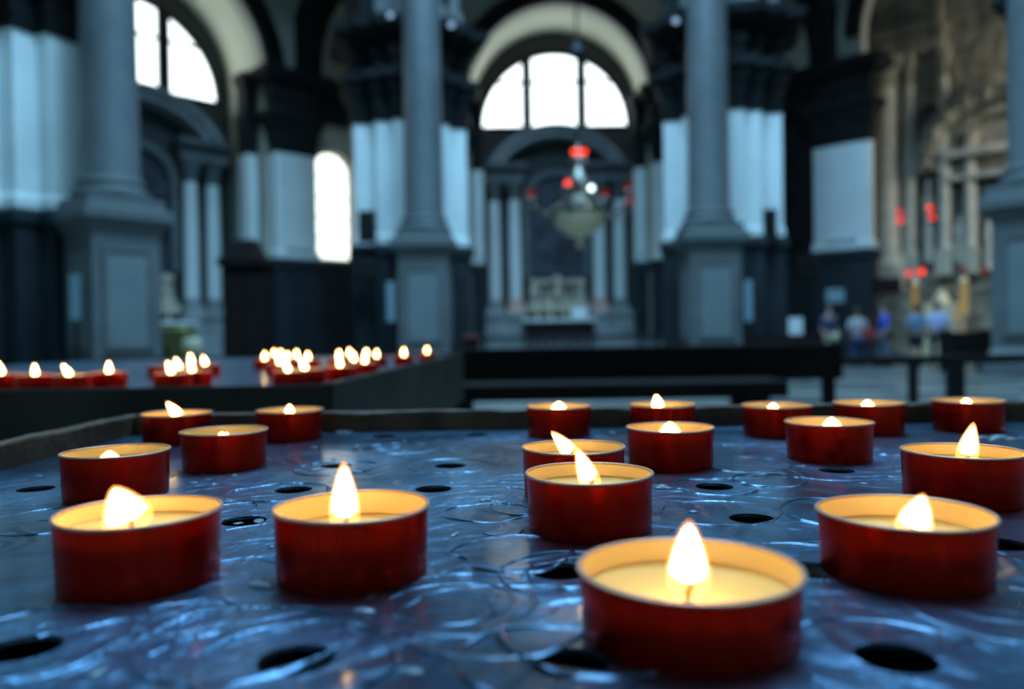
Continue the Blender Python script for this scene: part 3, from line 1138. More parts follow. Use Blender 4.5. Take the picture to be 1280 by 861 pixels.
speaker(449, 264, 469, 302, 22.6, 'narrow dark upright box on the pier left of the left centre column')
speaker(953, 262, 969, 302, 22.6, 'narrow dark upright box on the pier right of the right centre column')
speaker(440, 324, 470, 350, 22.5, 'wide black box low on the pier left of the left centre column')
speaker(996, 323, 1022, 349, 25.5, 'wide black box left of the pale pier by the visitors')
speaker(1093, 347, 1124, 367, 24.5, 'wide black box above the visitors before the high altar')


def panel(x0, y0, x1, y1, Y, label, m, name='notice_panel', cat='notice'):
    a, b = at_y(x0, y1, Y), at_y(x1, y0, Y)
    t = thing(name, label, cat, ((a.x + b.x) / 2, Y, 0))
    w = (b.x - a.x) / 2
    bm = BM()
    box(bm, -w, w, -0.02, 0.02, a.z, b.z, 0.005)
    obj('board', bm, m, t)
    bm = BM()
    box(bm, -0.03, 0.03, 0.02, 0.06, 0.03, (a.z + b.z) / 2)
    box(bm, -0.22, 0.22, -0.15, 0.15, 0, 0.03)
    obj('stand', bm, MT['iron'], t)


panel(88, 343, 99, 400, 15.2, 'narrow pale upright panel left of the left column pedestal', MT['paleblue'])
panel(484, 352, 493, 402, 21.0, 'narrow pale upright panel left of the left centre pedestal', MT['paleblue'])
panel(931, 350, 940, 402, 20.8, 'narrow pale upright panel right of the right centre pedestal', MT['paleblue'])
panel(1033, 361, 1055, 378, 23.0, 'small pale blue sign on a stand beside the pale pier', MT['paleblue'])
panel(986, 397, 1003, 426, 21.0, 'white notice board on a stand left of the visitors', MT['white'])

# flower basket on a stand
p = at_y(223, 415, 15.0)
t = thing('flower_urn', 'yellow-green planted urn right of the left column pedestal', 'urn', (p.x, 15.0, 0))
bm = BM()
lathe(bm, [(0.2, 0), (0.22, 0.04), (0.06, 0.12), (0.05, 0.6), (0.12, 0.66)], n=16)
obj('urn_stand', bm, MT['iron'], t, True, 35)
bm = BM()
lathe(bm, [(0.12, 0.66), (0.2, 0.85), (0.28, 1.12), (0.31, 1.18), (0.26, 1.18)], n=20)
obj('urn_bowl', bm, mat('olive_glaze', (0.20, 0.19, 0.06), 0.5, var=0.3, scale=8), t, True, 35)
bm = BM()
for k in range(160):
    a_ = rnd.uniform(0, 2 * PI)
    rr = rnd.uniform(0, 0.3)
    z = 1.17 + rnd.uniform(0, 0.14) * (1 - rr)
    mtx = Matrix.Translation((rr * math.cos(a_), rr * math.sin(a_), z)) @ Matrix.Rotation(a_, 4, 'Z') @ Matrix.Rotation(rnd.uniform(-1, 1), 4, 'Y') @ Matrix.Diagonal((1.4, .7, .3, 1))
    bmesh.ops.create_icosphere(bm, subdivisions=1, radius=0.045, matrix=mtx)
obj('foliage', bm, MT['leaf'], t)
p = at_y(240, 421, 14.6)
t = thing('white_pot', 'small cream pot beside the planted urn', 'pot', (p.x, 14.6, 0))
bm = BM()
box(bm, -0.16, 0.16, -0.16, 0.16, 0, 0.72, 0.01)
obj('pot_stand', bm, MT['wood'], t)
bm = BM()
lathe(bm, [(0.1, 0.72), (0.16, 0.85), (0.18, 1.0), (0.13, 1.08)], n=16)
obj('pot_bowl', bm, mat('cream_glaze', (0.55, 0.5, 0.35), 0.5), t, True, 40)

# dark red cloths glimpsed near the pedestals
p = at_y(589, 425, 20.5)
t = thing('kneeler', 'dark red kneeler right of the left centre pedestal', 'kneeler', (p.x, 20.5, 0))
bm = BM()
box(bm, -0.2, 0.2, -0.3, 0.3, 0.0, 0.2, 0.02)
box(bm, -0.2, 0.2, 0.2, 0.3, 0.2, 0.95, 0.02)
obj('kneeler_frame', bm, MT['wood'], t)
bm = BM()
box(bm, -0.2, 0.2, -0.3, 0.2, 0.2, 0.32, 0.04)
obj('cushion', bm, MT['red_cloth'], t)
bm = BM()
box(bm, -0.22, 0.22, 0.12, 0.34, 0.95, 1.05, 0.03)
obj('arm_pad', bm, MT['red_cloth'], t)


# long dark bench across the middle
def bench():
    Y = 4.2
    a = at_y(566, 434, Y)
    b = at_y(1051, 434, Y)
    x0, x1 = a.x, b.x
    t = thing('dark_bench', 'long dark wooden bench with solid back behind the main tray', 'bench', ((x0 + x1) / 2, Y, 0))
    w = (x1 - x0) / 2
    zt = a.z - 0.01
    zb = at_y(1000, 474, Y).z
    bm = BM()
    box(bm, -w, w, -0.03, 0.03, zb, zt, 0.008)
    obj('backrest', bm, MT['wood'], t)
    bm = BM()
    xx = at_y(952, 490, Y).x - (x0 + x1) / 2
    zs = at_y(760, 492, Y).z
    box(bm, -w + 0.02, xx, -0.42, -0.031, zs, zb + 0.02, 0.008)
    obj('seat', bm, MT['wood'], t)
    for k, x in enumerate((-w + 0.06, at_y(920, 495, Y).x - (x0 + x1) / 2)):
        for y in (-0.38, -0.08):
            bm = BM()
            box(bm, x - 0.05, x + 0.05, y - 0.03, y + 0.03, 0, zs, 0.005)
            obj('leg', bm, MT['wood'], t)
    bm = BM()
    box(bm, w - 0.1, w - 0.04, -0.03, 0.03, 0, zb, 0.005)
    obj('back_post', bm, MT['wood'], t)
    bm = BM()
    box(bm, -w + 0.04, -w + 0.1, -0.03, 0.03, 0, zb, 0.005)
    obj('back_post', bm, MT['wood'], t)


bench()


# iron barrier at the right
def barrier(Y, x0px, x1px, ytop, posts, label):
    a = at_y(x0px, ytop, Y)
    b = at_y(x1px, ytop - (x1px - x0px) * 0.0157, Y)
    t = thing('barrier_rail', label, 'railing', (0, Y, 0))
    zt = (a.z + b.z) / 2
    bm = BM()
    box(bm, a.x, b.x, -0.03, 0.03, zt - 0.055, zt, 0.008)
    obj('top_rail', bm, MT['iron'], t)
    for px, wd in posts:
        x = at_y(px, 470, Y).x
        bm = BM()
        box(bm, x - wd, x + wd, -0.025, 0.025, 0, zt - 0.055)
        box(bm, x - wd * 2.2, x + wd * 2.2, -0.1, 0.1, 0, 0.03)
        obj('post', bm, MT['iron'], t)


barrier(4.9, 1040, 1420, 446, ((1141, 0.022), (1194, 0.05), (1400, 0.03)), 'dark metal barrier rail on posts right of the bench')


# low balustrade before the far altars (seen as a dark band)
def balustrade(Y, pa, pb, ytop, label):
    a = at_y(pa, ytop, Y)
    b = at_y(pb, ytop, Y)
    t = thing('altar_rail', label, 'railing', ((a.x + b.x) / 2, Y, 0))
    w = (b.x - a.x) / 2
    h = a.z
    bm = BM()
    box(bm, -w, w, -0.12, 0.12, h - 0.1, h, 0.02)
    box(bm, -w, w, -0.12, 0.12, 0, 0.12, 0.02)
    obj('rail_stone', bm, MT['base'], t)
    n = int(2 * w / 0.28)
    for i in range(n):
        x = -w + (i + 0.5) * 2 * w / n
        bm = BM()
        lathe(bm, [(0.06, 0.12), (0.09, 0.2), (0.1, 0.35), (0.05, 0.55), (0.05, h - 0.2), (0.08, h - 0.1)], (x, 0, 0), 8)
        obj('baluster', bm, MT['altar'], t, True)


balustrade(26.5, 594, 842, 421, 'low stone altar rail in front of the central altar')


# ---------------- people
def person(px, Y, hgt, face, label, top, bottom, hairc, sleeves=True, shorts=False, bag=None, step=0.1):
    p = at_y(px, 440, Y)
    t = thing('person', label, 'person', (p.x, Y, 0), face)
    k = hgt / 1.75
    hw, sw = 0.10, 0.19
    J = {'pelvis': (0, 0, .95), 'waist': (0, 0, 1.1), 'chest': (0, .0, 1.32), 'neck': (0, .01, 1.5), 'neck2': (0, .0, 1.56), 'jaw': (0, -.02, 1.6), 'head': (0, -.01, 1.67), 'crown': (0, 0, 1.73)}
    E = [('pelvis', 'waist'), ('waist', 'chest'), ('chest', 'neck'), ('neck', 'neck2'), ('neck2', 'jaw'), ('jaw', 'head'), ('head', 'crown')]
    Rr = {'pelvis': (.15, .11), 'waist': (.135, .10), 'chest': (.16, .11), 'neck': (.075, .07), 'neck2': (.055, .055), 'jaw': (.06, .07), 'head': (.078, .092), 'crown': (.055, .065)}
    for s_, nm in ((-1, 'r'), (1, 'l')):
        st = step * s_
        J.update({'sh' + nm: (s_ * sw, 0, 1.43), 'el' + nm: (s_ * (sw + .07), .03, 1.13), 'wr' + nm: (s_ * (sw + .05), -.08, .90), 'pa' + nm: (s_ * (sw + .045), -.11, .83),
                  'hp' + nm: (s_ * hw, 0, .88), 'kn' + nm: (s_ * (hw + .01), -.02 + st * .5, .50), 'an' + nm: (s_ * (hw + .01), .02 + st, .09), 'to' + nm: (s_ * (hw + .03), -.13 + st, .035)})
        E += [('chest', 'sh' + nm), ('sh' + nm, 'el' + nm), ('el' + nm, 'wr' + nm), ('wr' + nm, 'pa' + nm), ('pelvis', 'hp' + nm), ('hp' + nm, 'kn' + nm), ('kn' + nm, 'an' + nm), ('an' + nm, 'to' + nm)]
        Rr.update({'sh' + nm: (.06, .06), 'el' + nm: (.042, .042), 'wr' + nm: (.028, .03), 'pa' + nm: (.03, .04), 'hp' + nm: (.085, .09), 'kn' + nm: (.058, .06), 'an' + nm: (.038, .04), 'to' + nm: (.035, .03)})
        for i in range(5):
            off = (-.025 + i * .016) if i < 4 else -.03
            ln = (.065, .075, .07, .055, .04)[i]
            b0 = (s_ * (sw + .045), -.11 + off, .815)
            b1 = (s_ * (sw + .045), -.115 + off * 1.2, .815 - ln * .55)
            b2 = (s_ * (sw + .03), -.12 + off * 1.25, .815 - ln)
            if i == 4:
                b0 = (s_ * (sw + .04), -.14, .85)
                b1 = (s_ * (sw + .03), -.165, .825)
                b2 = (s_ * (sw + .025), -.175, .80)
            for q, co in enumerate((b0, b1, b2)):
                J['f%d%d%s' % (i, q, nm)] = co
                Rr['f%d%d%s' % (i, q, nm)] = (.009, .009)
            E += [('pa' + nm, 'f%d0%s' % (i, nm)), ('f%d0%s' % (i, nm), 'f%d1%s' % (i, nm)), ('f%d1%s' % (i, nm), 'f%d2%s' % (i, nm))]

    def skin(name, js, grow, m, extra=0.0, parent=t):
        me = bpy.data.meshes.new(name)
        idx = {j: i for i, j in enumerate(js)}
        es = [(idx[a], idx[b]) for a, b in E if a in idx and b in idx]
        me.from_pydata([Vector(J[j]) * k for j in js], es, [])
        me.materials.append(m)
        o = bpy.data.objects.new(name, me)
        COL.objects.link(o)
        o.parent = parent
        md = o.modifiers.new('Skin', 'SKIN')
        md.use_smooth_shade = True
        lay = me.skin_vertices[0].data if me.skin_vertices else None
        if lay is None:
            bmt = bmesh.new()
            bmt.from_mesh(me)
            bmt.verts.layers.skin.verify()
            bmt.to_mesh(me)
            bmt.free()
            lay = me.skin_vertices[0].data
        for j, i in idx.items():
            r0 = Rr[j]
            lay[i].radius = ((r0[0] * grow + extra) * k, (r0[1] * grow + extra) * k)
            lay[i].use_root = (j == js[0])
        ss = o.modifiers.new('Subdivision', 'SUBSURF')
        ss.levels = ss.render_levels = 1
        return o
    skin('body', ['pelvis'] + [j for j in J if j != 'pelvis'], 1.0, MT['skin'])
    skin('shirt', ['chest', 'waist', 'pelvis', 'neck'] + ['shl', 'shr', 'ell', 'elr'], 1.12, top, 0.012)
    if not shorts:
        skin('trousers', ['pelvis', 'hpl', 'hpr', 'knl', 'knr', 'anl', 'anr'], 1.12, bottom, 0.012)
    else:
        skin('shorts', ['pelvis', 'hpl', 'hpr', 'knl', 'knr'], 1.15, bottom, 0.015)
    # hair
    bm = BM()
    bmesh.ops.create_uvsphere(bm, u_segments=16, v_segments=12, radius=0.105 * k, matrix=Matrix.Translation((0, 0.022 * k, 1.70 * k)) @ Matrix.Diagonal((0.92, 1.05, 1.0, 1)))
    bmesh.ops.delete(bm, geom=[v for v in bm.verts if v.co.z < 1.655 * k or (v.co.y < -0.055 * k and v.co.z < 1.73 * k)], context='VERTS')
    obj('hair', bm, hairc, t, True)
    # nose and ears keep the head readable
    bm = BM()
    bmesh.ops.create_cone(bm, cap_ends=True, segments=8, radius1=0.014 * k, radius2=0.006 * k, depth=0.035 * k, matrix=Matrix.Translation((0, -0.105 * k, 1.655 * k)))
    for s_ in (-1, 1):
        bmesh.ops.create_icosphere(bm, subdivisions=2, radius=0.02 * k, matrix=Matrix.Translation((s_ * 0.08 * k, 0, 1.65 * k)) @ Matrix.Diagonal((.4, .8, 1.3, 1)))
    obj('face_features', bm, MT['skin'], t, True)
    for s_, nm in ((-1, 'r'), (1, 'l')):
        q = Vector(J['to' + nm])
        bm = BM()
        box(bm, (q.x - .045) * k, (q.x + .045) * k, (q.y - .05) * k, (q.y + .2) * k, 0, 0.07 * k, 0.02)
        obj('shoe', bm, MT['black'], t)
    if bag:
        b_ = thing('shoulder_bag', bag[1], 'bag', (p.x + bag[0][0], Y + bag[0][1], bag[0][2]))
        bm = BM()
        box(bm, -0.18, 0.18, -0.07, 0.07, -0.3, 0, 0.04)
        obj('bag_body', bm, bag[2], b_, True, 40)
        bm = BM()
        tube(bm, [(-0.14, 0, -0.03), (-0.12, 0, 0.25), (0.0, 0.02, 0.46), (0.1, 0.02, 0.25), (0.14, 0, -0.03)], 0.012, 6)
        obj('bag_strap', bm, bag[2], b_)
    return t


def cl(name, c):
    return mat(name, c, 0.8)


HB = MT['hair']
person(1037, 22.0, 1.72, R(15), 'person in a navy top and beige trousers, leftmost of the visitors', cl('navy_cloth', (.03, .05, .13)), cl('beige_cloth', (.42, .38, .26)), HB)
person(1072, 21.0, 1.58, R(160), 'person in a pale top and dark blue trousers with a dark red bag', cl('pale_cloth', (.40, .38, .38)), cl('dark_blue_cloth', (.02, .04, .12)), cl('brown_hair', (.08, .05, .03)),
       bag=((0.26, -0.12, 1.05), 'dark red shoulder bag of the person in the pale top', cl('dark_red_leather', (.3, .03, .03))))
person(1105, 21.5, 1.70, R(-100), 'person in a bright blue shirt in the middle of the visitors', cl('bright_blue_cloth', (.03, .10, .62)), cl('grey_blue_cloth', (.12, .17, .25)), HB)
person(1146, 21.0, 1.66, R(175), 'person in a grey-blue shirt and black shorts, second visitor from the right', cl('greyblue_cloth', (.16, .25, .38)), cl('black_cloth', (.02, .02, .03)), HB, shorts=True)
person(1172, 20.5, 1.70, R(150), 'person in a lavender shirt and black trousers, rightmost visitor', cl('lavender_cloth', (.45, .48, .75)), cl('black_cloth_b', (.02, .02, .03)), HB,
       bag=((0.25, -0.15, 0.95), 'beige shoulder bag of the person in the lavender shirt', cl('beige_leather', (.6, .6, .5))))


# dark pews behind the visitors
def pew(px0, px1, Y, h, label):
    a, b = at_y(px0, 430, Y), at_y(px1, 430, Y)
    w = (b.x - a.x) / 2
    t = thing('pew', label, 'pew', ((a.x + b.x) / 2, Y, 0))
    bm = BM()
    box(bm, -w, w, -0.03, 0.03, 0.4, h, 0.01)
    obj('backrest', bm, MT['wood'], t)
    bm = BM()
    box(bm, -w, w, -0.03, 0.42, 0.42, 0.47, 0.01)
    obj('seat', bm, MT['wood'], t)
    for s_ in (-1, 1):
        bm = BM()
        box(bm, s_ * w - 0.04, s_ * w + 0.04, -0.05, 0.45, 0, h + 0.05, 0.01)
        obj('side_panel', bm, MT['wood'], t)


pew(940, 1026, 19.0, 0.95, 'dark wooden pew right of the right centre pedestal')
pew(1188, 1236, 18.5, 0.95, 'dark wooden pew beside the pedestal at the right edge')


# ------------------------------------------------------------------ candle stands
def rounded(cx, cy, r, n=20, ph=0.0):
    return [(cx + r * math.cos(2 * PI * i / n + ph), cy + r * math.sin(2 * PI * i / n + ph)) for i in range(n)]


holes_px = [(45, 611), (305, 651), (367, 612), (420, 582), (452, 561), (480, 545), (563, 582), (542, 611), (595, 543),
            (893, 608), (940, 648), (1046, 588), (700, 714), (370, 824), (1120, 822), (28, 810), (712, 828), (1250, 680), (1012, 712), (1165, 556), (310, 577)]
hole_xy = [at_z(px, py, TZ) for px, py in holes_px]
stand = thing('candle_stand', 'low dark waxed metal tray stand holding the near red candles', 'candle stand', (0, 0, 0))
X0, X1, Y0, Y1 = -0.336, 0.62, -0.03, 0.69
bm = BM()
slab_holes(bm, [(X0, Y0), (X1, Y0), (X1, Y1), (X0, Y1)], [rounded(h.x, h.y, 0.0100) for h in hole_xy], TZ - 0.0015, TZ, 'xy')
obj('tray_plate', bm, MT['tray'], stand)
bm = BM()
RT = 0.0175
for (a, b, c, d) in ((X0 - .012, X0, Y0, Y1 + .012), (X1, X1 + .012, Y0, Y1 + .012), (X0, X1, Y1, Y1 + .012)):
    box(bm, a, b, c, d, TZ - 0.06, TZ + RT, 0.002)
bmesh.ops.subdivide_edges(bm, edges=[e for e in bm.edges if e.calc_length() > 0.2], cuts=60, use_grid_fill=True)
for v in bm.verts:
    if v.co.z > TZ:
        v.co.z += 0.0004 * math.sin(v.co.x * 90 + v.co.y * 70) * math.sin(v.co.x * 37 + 1) + rnd.uniform(-.0004, .0004)
        v.co.y += rnd.uniform(-.0005, .0005)
obj('tray_rim', bm, MT['rimiron'], stand)
bm = BM()
box(bm, X0 + .001, X1 - .001, Y0, Y1, TZ - 0.07, TZ - 0.055)
obj('tray_bottom', bm, MT['rimiron'], stand)
for x in (X0 + .03, X1 - .03):
    for y in (Y0 + .04, Y1 - .03):
        bm = BM()
        box(bm, x - .015, x + .015, y - .015, y + .015, 0, TZ - 0.07, 0.003)
        obj('leg', bm, MT['iron'], stand)


# rings and dribbles of old wax on the tray
def wax_ring(bm, cx, cy, r, w=0.0016, h=0.0011, wob=0.06, a0=0, a1=360, seed=0):
    rr = random.Random(seed)
    ph = [rr.uniform(0, 6.28) for _ in range(4)]
    n = 72
    prev = None
    first = None
    closed = (a1 - a0) >= 360
    m_ = n if closed else n + 1
    for i in range(m_):
        a_ = R(a0 + (a1 - a0) * i / n)
        q = r * (1 + wob * (0.5 * math.sin(2 * a_ + ph[0]) + 0.3 * math.sin(3 * a_ + ph[1]) + 0.12 * math.sin(7 * a_ + ph[2])))
        ww = w * (1 + 0.6 * math.sin(5 * a_ + ph[3]))
        hh_ = h * (0.65 + 0.35 * math.sin(4 * a_ + ph[2]))
        prof = ((-ww, -0.0003), (-ww * .6, hh_ * .7), (0, hh_), (ww * .6, hh_ * .7), (ww, -0.0003))
        cur = [bm.verts.new((cx + (q + dx) * math.cos(a_), cy + (q + dx) * math.sin(a_), TZ + dz)) for dx, dz in prof]
        if prev:
            for k in range(4):
                bm.faces.new((prev[k], prev[k + 1], cur[k + 1], cur[k]))
        else:
            first = cur
        prev = cur
    if closed:
        for k in range(4):
            bm.faces.new((prev[k], prev[k + 1], first[k + 1], first[k]))


bm = BM()
ring_px = [(563, 752, .0275), (563, 752, .019), (720, 716, .027), (720, 716, .017), (900, 640, .026), (893, 608, .022), (640, 690, .024), (300, 800, .028), (760, 790, .029),
           (563, 582, .027), (370, 824, .026), (1120, 822, .027), (1000, 700, .024), (1040, 590, .027), (960, 600, .02), (420, 585, .026), (500, 560, .028), (60, 650, .028), (350, 615, .026),
           (1180, 700, .028), (930, 580, .028), (610, 640, .02), (700, 560, .02), (250, 640, .026), (40, 800, .027), (690, 825, .024), (1240, 760, .026), (1060, 640, .03), (620, 770, .03)]
for i, (px, py, r) in enumerate(ring_px):
    c = at_z(px, py, TZ)
    wax_ring(bm, c.x, c.y, r, rnd.uniform(.0008, .0018), rnd.uniform(.0005, .0011), 0.07, seed=i)
for i in range(70):
    c = Vector((rnd.uniform(X0 + .04, X1 - .1), rnd.uniform(0.14, Y1 - .03)))
    a0 = rnd.uniform(0, 360)
    wax_ring(bm, c.x, c.y, rnd.uniform(.008, .03), rnd.uniform(.0004, .0012), rnd.uniform(.0003, .0008), 0.25, a0, a0 + rnd.uniform(60, 220), seed=100 + i)
o = obj('wax_rings', bm, MT['tray'], stand, True)
tag(o, 'rings and dribbles of old wax on the plate', kind='stuff')
bm = BM()
for i in range(90):
    x, y = rnd.uniform(X0 + .03, X1 - .1), rnd.uniform(0.16, Y1 - .03)
    s_ = rnd.uniform(.0008, .0028)
    mtx = Matrix.Translation((x, y, TZ)) @ Matrix.Rotation(rnd.uniform(0, 6), 4, 'Z') @ Matrix.Diagonal((rnd.uniform(.8, 2.4), rnd.uniform(.6, 1.2), rnd.uniform(.25, .5), 1))
    bmesh.ops.create_icosphere(bm, subdivisions=2, radius=s_, matrix=mtx)
for px, py, s_ in ((1245, 549, .007), (505, 497, .004), (838, 610, .004), (612, 626, .003)):
    c = at_z(px, py, TZ)
    for k in range(6):
        bmesh.ops.create_icosphere(bm, subdivisions=2, radius=s_ * rnd.uniform(.4, .8), matrix=Matrix.Translation((c.x + rnd.uniform(-s_, s_) * 1.6, min(c.y + rnd.uniform(-s_, s_), Y1 - .005), TZ)) @ Matrix.Diagonal((1.3, 1, .5, 1)))
for v in bm.verts:
    v.co.x += rnd.uniform(-.0002, .0002)
o = obj('wax_crumbs', bm, MT['waxblob'], stand, True)
o['kind'] = 'stuff'

# second stand
T2 = CAMZ - 0.071
st2 = thing('candle_stand', 'long dark tray stand crowded with red candles at the left behind the near tray', 'candle stand', (0, 0, 0))
XR = -0.262
XL = -1.6
YA, YB = 1.10, 3.0
# right side slants a little
XRB = -0.20
bm = BM()
pl2 = [(XL, YA), (XR, YA), (XRB, YB), (XL, YB)]
hl = []
for i in range(10):
    for j in range(9):
        x = -1.3 + i * 0.11 + (j % 2) * 0.05
        y = 1.2 + j * 0.2
        if x < XR - 0.06:
            hl.append(rounded(x, y, 0.008, 12))
slab_holes(bm, pl2, hl, T2 - 0.0015, T2, 'xy')
obj('tray_plate', bm, MT['tray'], st2)
bm = BM()
def wallseg(bm, p, q, th_, z0, z1):
    p, q = Vector(p), Vector(q)
    d = (q - p).normalized()
    n_ = Vector((d.y, -d.x)) * th_
    stack(bm, [p, p + n_, q + n_, q][::-1], [(z0, 0), (z1, 0)])
wallseg(bm, (XL, YA), (XR, YA), 0.012, T2 - 0.17, T2 + 0.006)
wallseg(bm, (XR, YA - .012), (XRB, YB), 0.012, T2 - 0.17, T2 + 0.008)
wallseg(bm, (XRB, YB), (XL, YB), 0.012, T2 - 0.17, T2 + 0.008)
obj('tray_skirt', bm, MT['skirt'], st2)
for x, y in ((XR - .05, YA + .04), (XL + .05, YA + .04), (XRB - .06, YB - .05), (XL + .05, YB - .05)):
    bm = BM()
    box(bm, x - .02, x + .02, y - .02, y + .02, 0, T2 - .01, 0.003)
    obj('leg', bm, MT['iron'], st2)

# ------------------------------------------------------------------ candles
CR, CH = 0.027, 0.0235
bm = BM()
lathe(bm, [(CR * .93, 0.0008), (CR * .955, 0.0), (CR * .965, 0.001), (CR * .975, CH * .5), (CR * .985, CH - .0004)], n=64, cap1=False)
me_cup = obj('cup', bm, cupm, None, True, 40)
bm = BM()
# rolled rim
n, mseg = 72, 8
for i in range(n):
    pass
rings = []
for i in range(n):
    a_ = 2 * PI * i / n
    wob = 1 + 0.004 * math.sin(3 * a_ + 1)
    rings.append([bm.verts.new(((CR * .99 * wob + 0.00075 * math.cos(2 * PI * k / mseg)) * math.cos(a_), (CR * .99 * wob + 0.00075 * math.cos(2 * PI * k / mseg)) * math.sin(a_),
                                CH + 0.0006 * math.sin(2 * PI * k / mseg) + 0.0002 * math.sin(2 * a_))) for k in range(mseg)])
for i in range(n):
    for k in range(mseg):
        bm.faces.new((rings[i][k], rings[i][(k + 1) % mseg], rings[(i + 1) % n][(k + 1) % mseg], rings[(i + 1) % n][k]))
me_rim = obj('rim', bm, rimm, None, True)
bm = BM()
lathe(bm, [(CR * .950, 0.003), (CR * .974, CH - .0003)], n=64, cap0=False, cap1=False)
me_lin = obj('lining', bm, innerm, None, True)


def waxmesh(level):
    bm = BM()
    lathe(bm, [(CR * .93, 0.002), (CR * .94, level + .0012), (CR * .92, level + .0008), (CR * .85, level + .0001), (CR * .55, level - .0002), (CR * .5, level - .0009), (CR * .15, level - .0011)], n=64)
    return obj('wax', bm, wax, None, True)


WAX_HI, WAX_LO = CH - 0.0068, CH - 0.0095
me_wax = {WAX_HI: waxmesh(WAX_HI), WAX_LO: waxmesh(WAX_LO)}
bm = BM()
tube(bm, [(0, 0, -.002), (0, 0, .003), (.0004, -.0004, .0055), (.0012, -.001, .0078)], [.0010, .0010, .0010, .0008], 8)
me_wick = obj('wick', bm, wickm, None, True)


def flamemesh(name, scale, curve, m, lo=0.0):
    bm = BM()
    prof = []
    N = 22
    for i in range(N + 1):
        s_ = i / N
        # teardrop: widest at 35 percent
        w = 1.05 * math.sqrt(max(0.0, math.sin(PI * min(1, s_ ** 0.72)))) * (1 - 0.42 * s_ ** 1.5) if 0 < s_ < 1 else 0.0
        if s_ < lo:
            continue
        if lo and s_ < lo + 0.12:
            w *= math.sqrt(max(0.02, (s_ - lo) / 0.12))
        prof.append((max(w, 0.01) * 0.5 * scale, s_))
    lathe(bm, prof, n=20)
    for v in bm.verts:
        s_ = v.co.z
        v.co.x += curve * s_ * s_
        v.co.z = 0.5 + (s_ - 0.5) * (1 if scale <= 1 else 1.07) if True else s_
    return obj(name, bm, m, None, True)


me_core = {0: flamemesh('flame_core', 0.92, 0.0, corem, 0.2), 1: flamemesh('flame_core', 0.92, 0.35, corem, 0.2)}
me_sh = {0: flamemesh('flame', 1.12, 0.0, shm), 1: flamemesh('flame', 1.12, 0.35, shm)}
protos = [me_cup, me_rim, me_lin, me_wick] + list(me_wax.values()) + list(me_core.values()) + list(me_sh.values())


def put(src, name, parent, mtx=None):
    c = src.copy()
    c.name = name
    COL.objects.link(c)
    c.parent = parent
    if mtx is not None:
        c.matrix_local = mtx
    return c


def candle(x, y, z, rot, label, group, fl=None, level=WAX_HI, wick_off=(0, 0), rim_label=True):
    """fl = (height, width, lean_x, lean_y, curve index)"""
    t = thing('tea_light', label, 'candle', (x, y, z), rot, group)
    put(me_cup, 'cup', t)
    c = put(me_rim, 'rim', t)
    c['label'] = 'thin pale metal rim'
    put(me_lin, 'lining', t)
    put(me_wax[level], 'wax', t)
    inv = Matrix.Rotation(-rot, 4, 'Z')
    wk = Vector((wick_off[0], wick_off[1], level - .001))
    put(me_wick, 'wick', t, inv @ Matrix.Translation(wk) @ Matrix.Rotation(math.atan2(fl[2], 1) * 0.6 if fl else 0, 4, 'Y'))
    if fl:
        h, w, lx, ly, cv = fl
        ax = Matrix.Identity(4)
        dv = Vector((lx, ly, 1)).normalized()
        q = Vector((0, 0, 1)).rotation_difference(dv).to_matrix().to_4x4()
        sx = -w if (cv and lx < 0) else w
        mtx = inv @ Matrix.Translation(wk + Vector((0, 0, .0020))) @ q @ Matrix.Diagonal((sx, w, h, 1))
        f = put(me_sh[cv], 'flame', t, mtx)
        g = put(me_core[cv], 'flame_core', f, Matrix.Translation((0, 0, 0.02)) @ Matrix.Diagonal((1, 1, 0.94, 1)))
    return t


RIMZ = TZ + CH
G1 = 'red tea lights on the near tray'
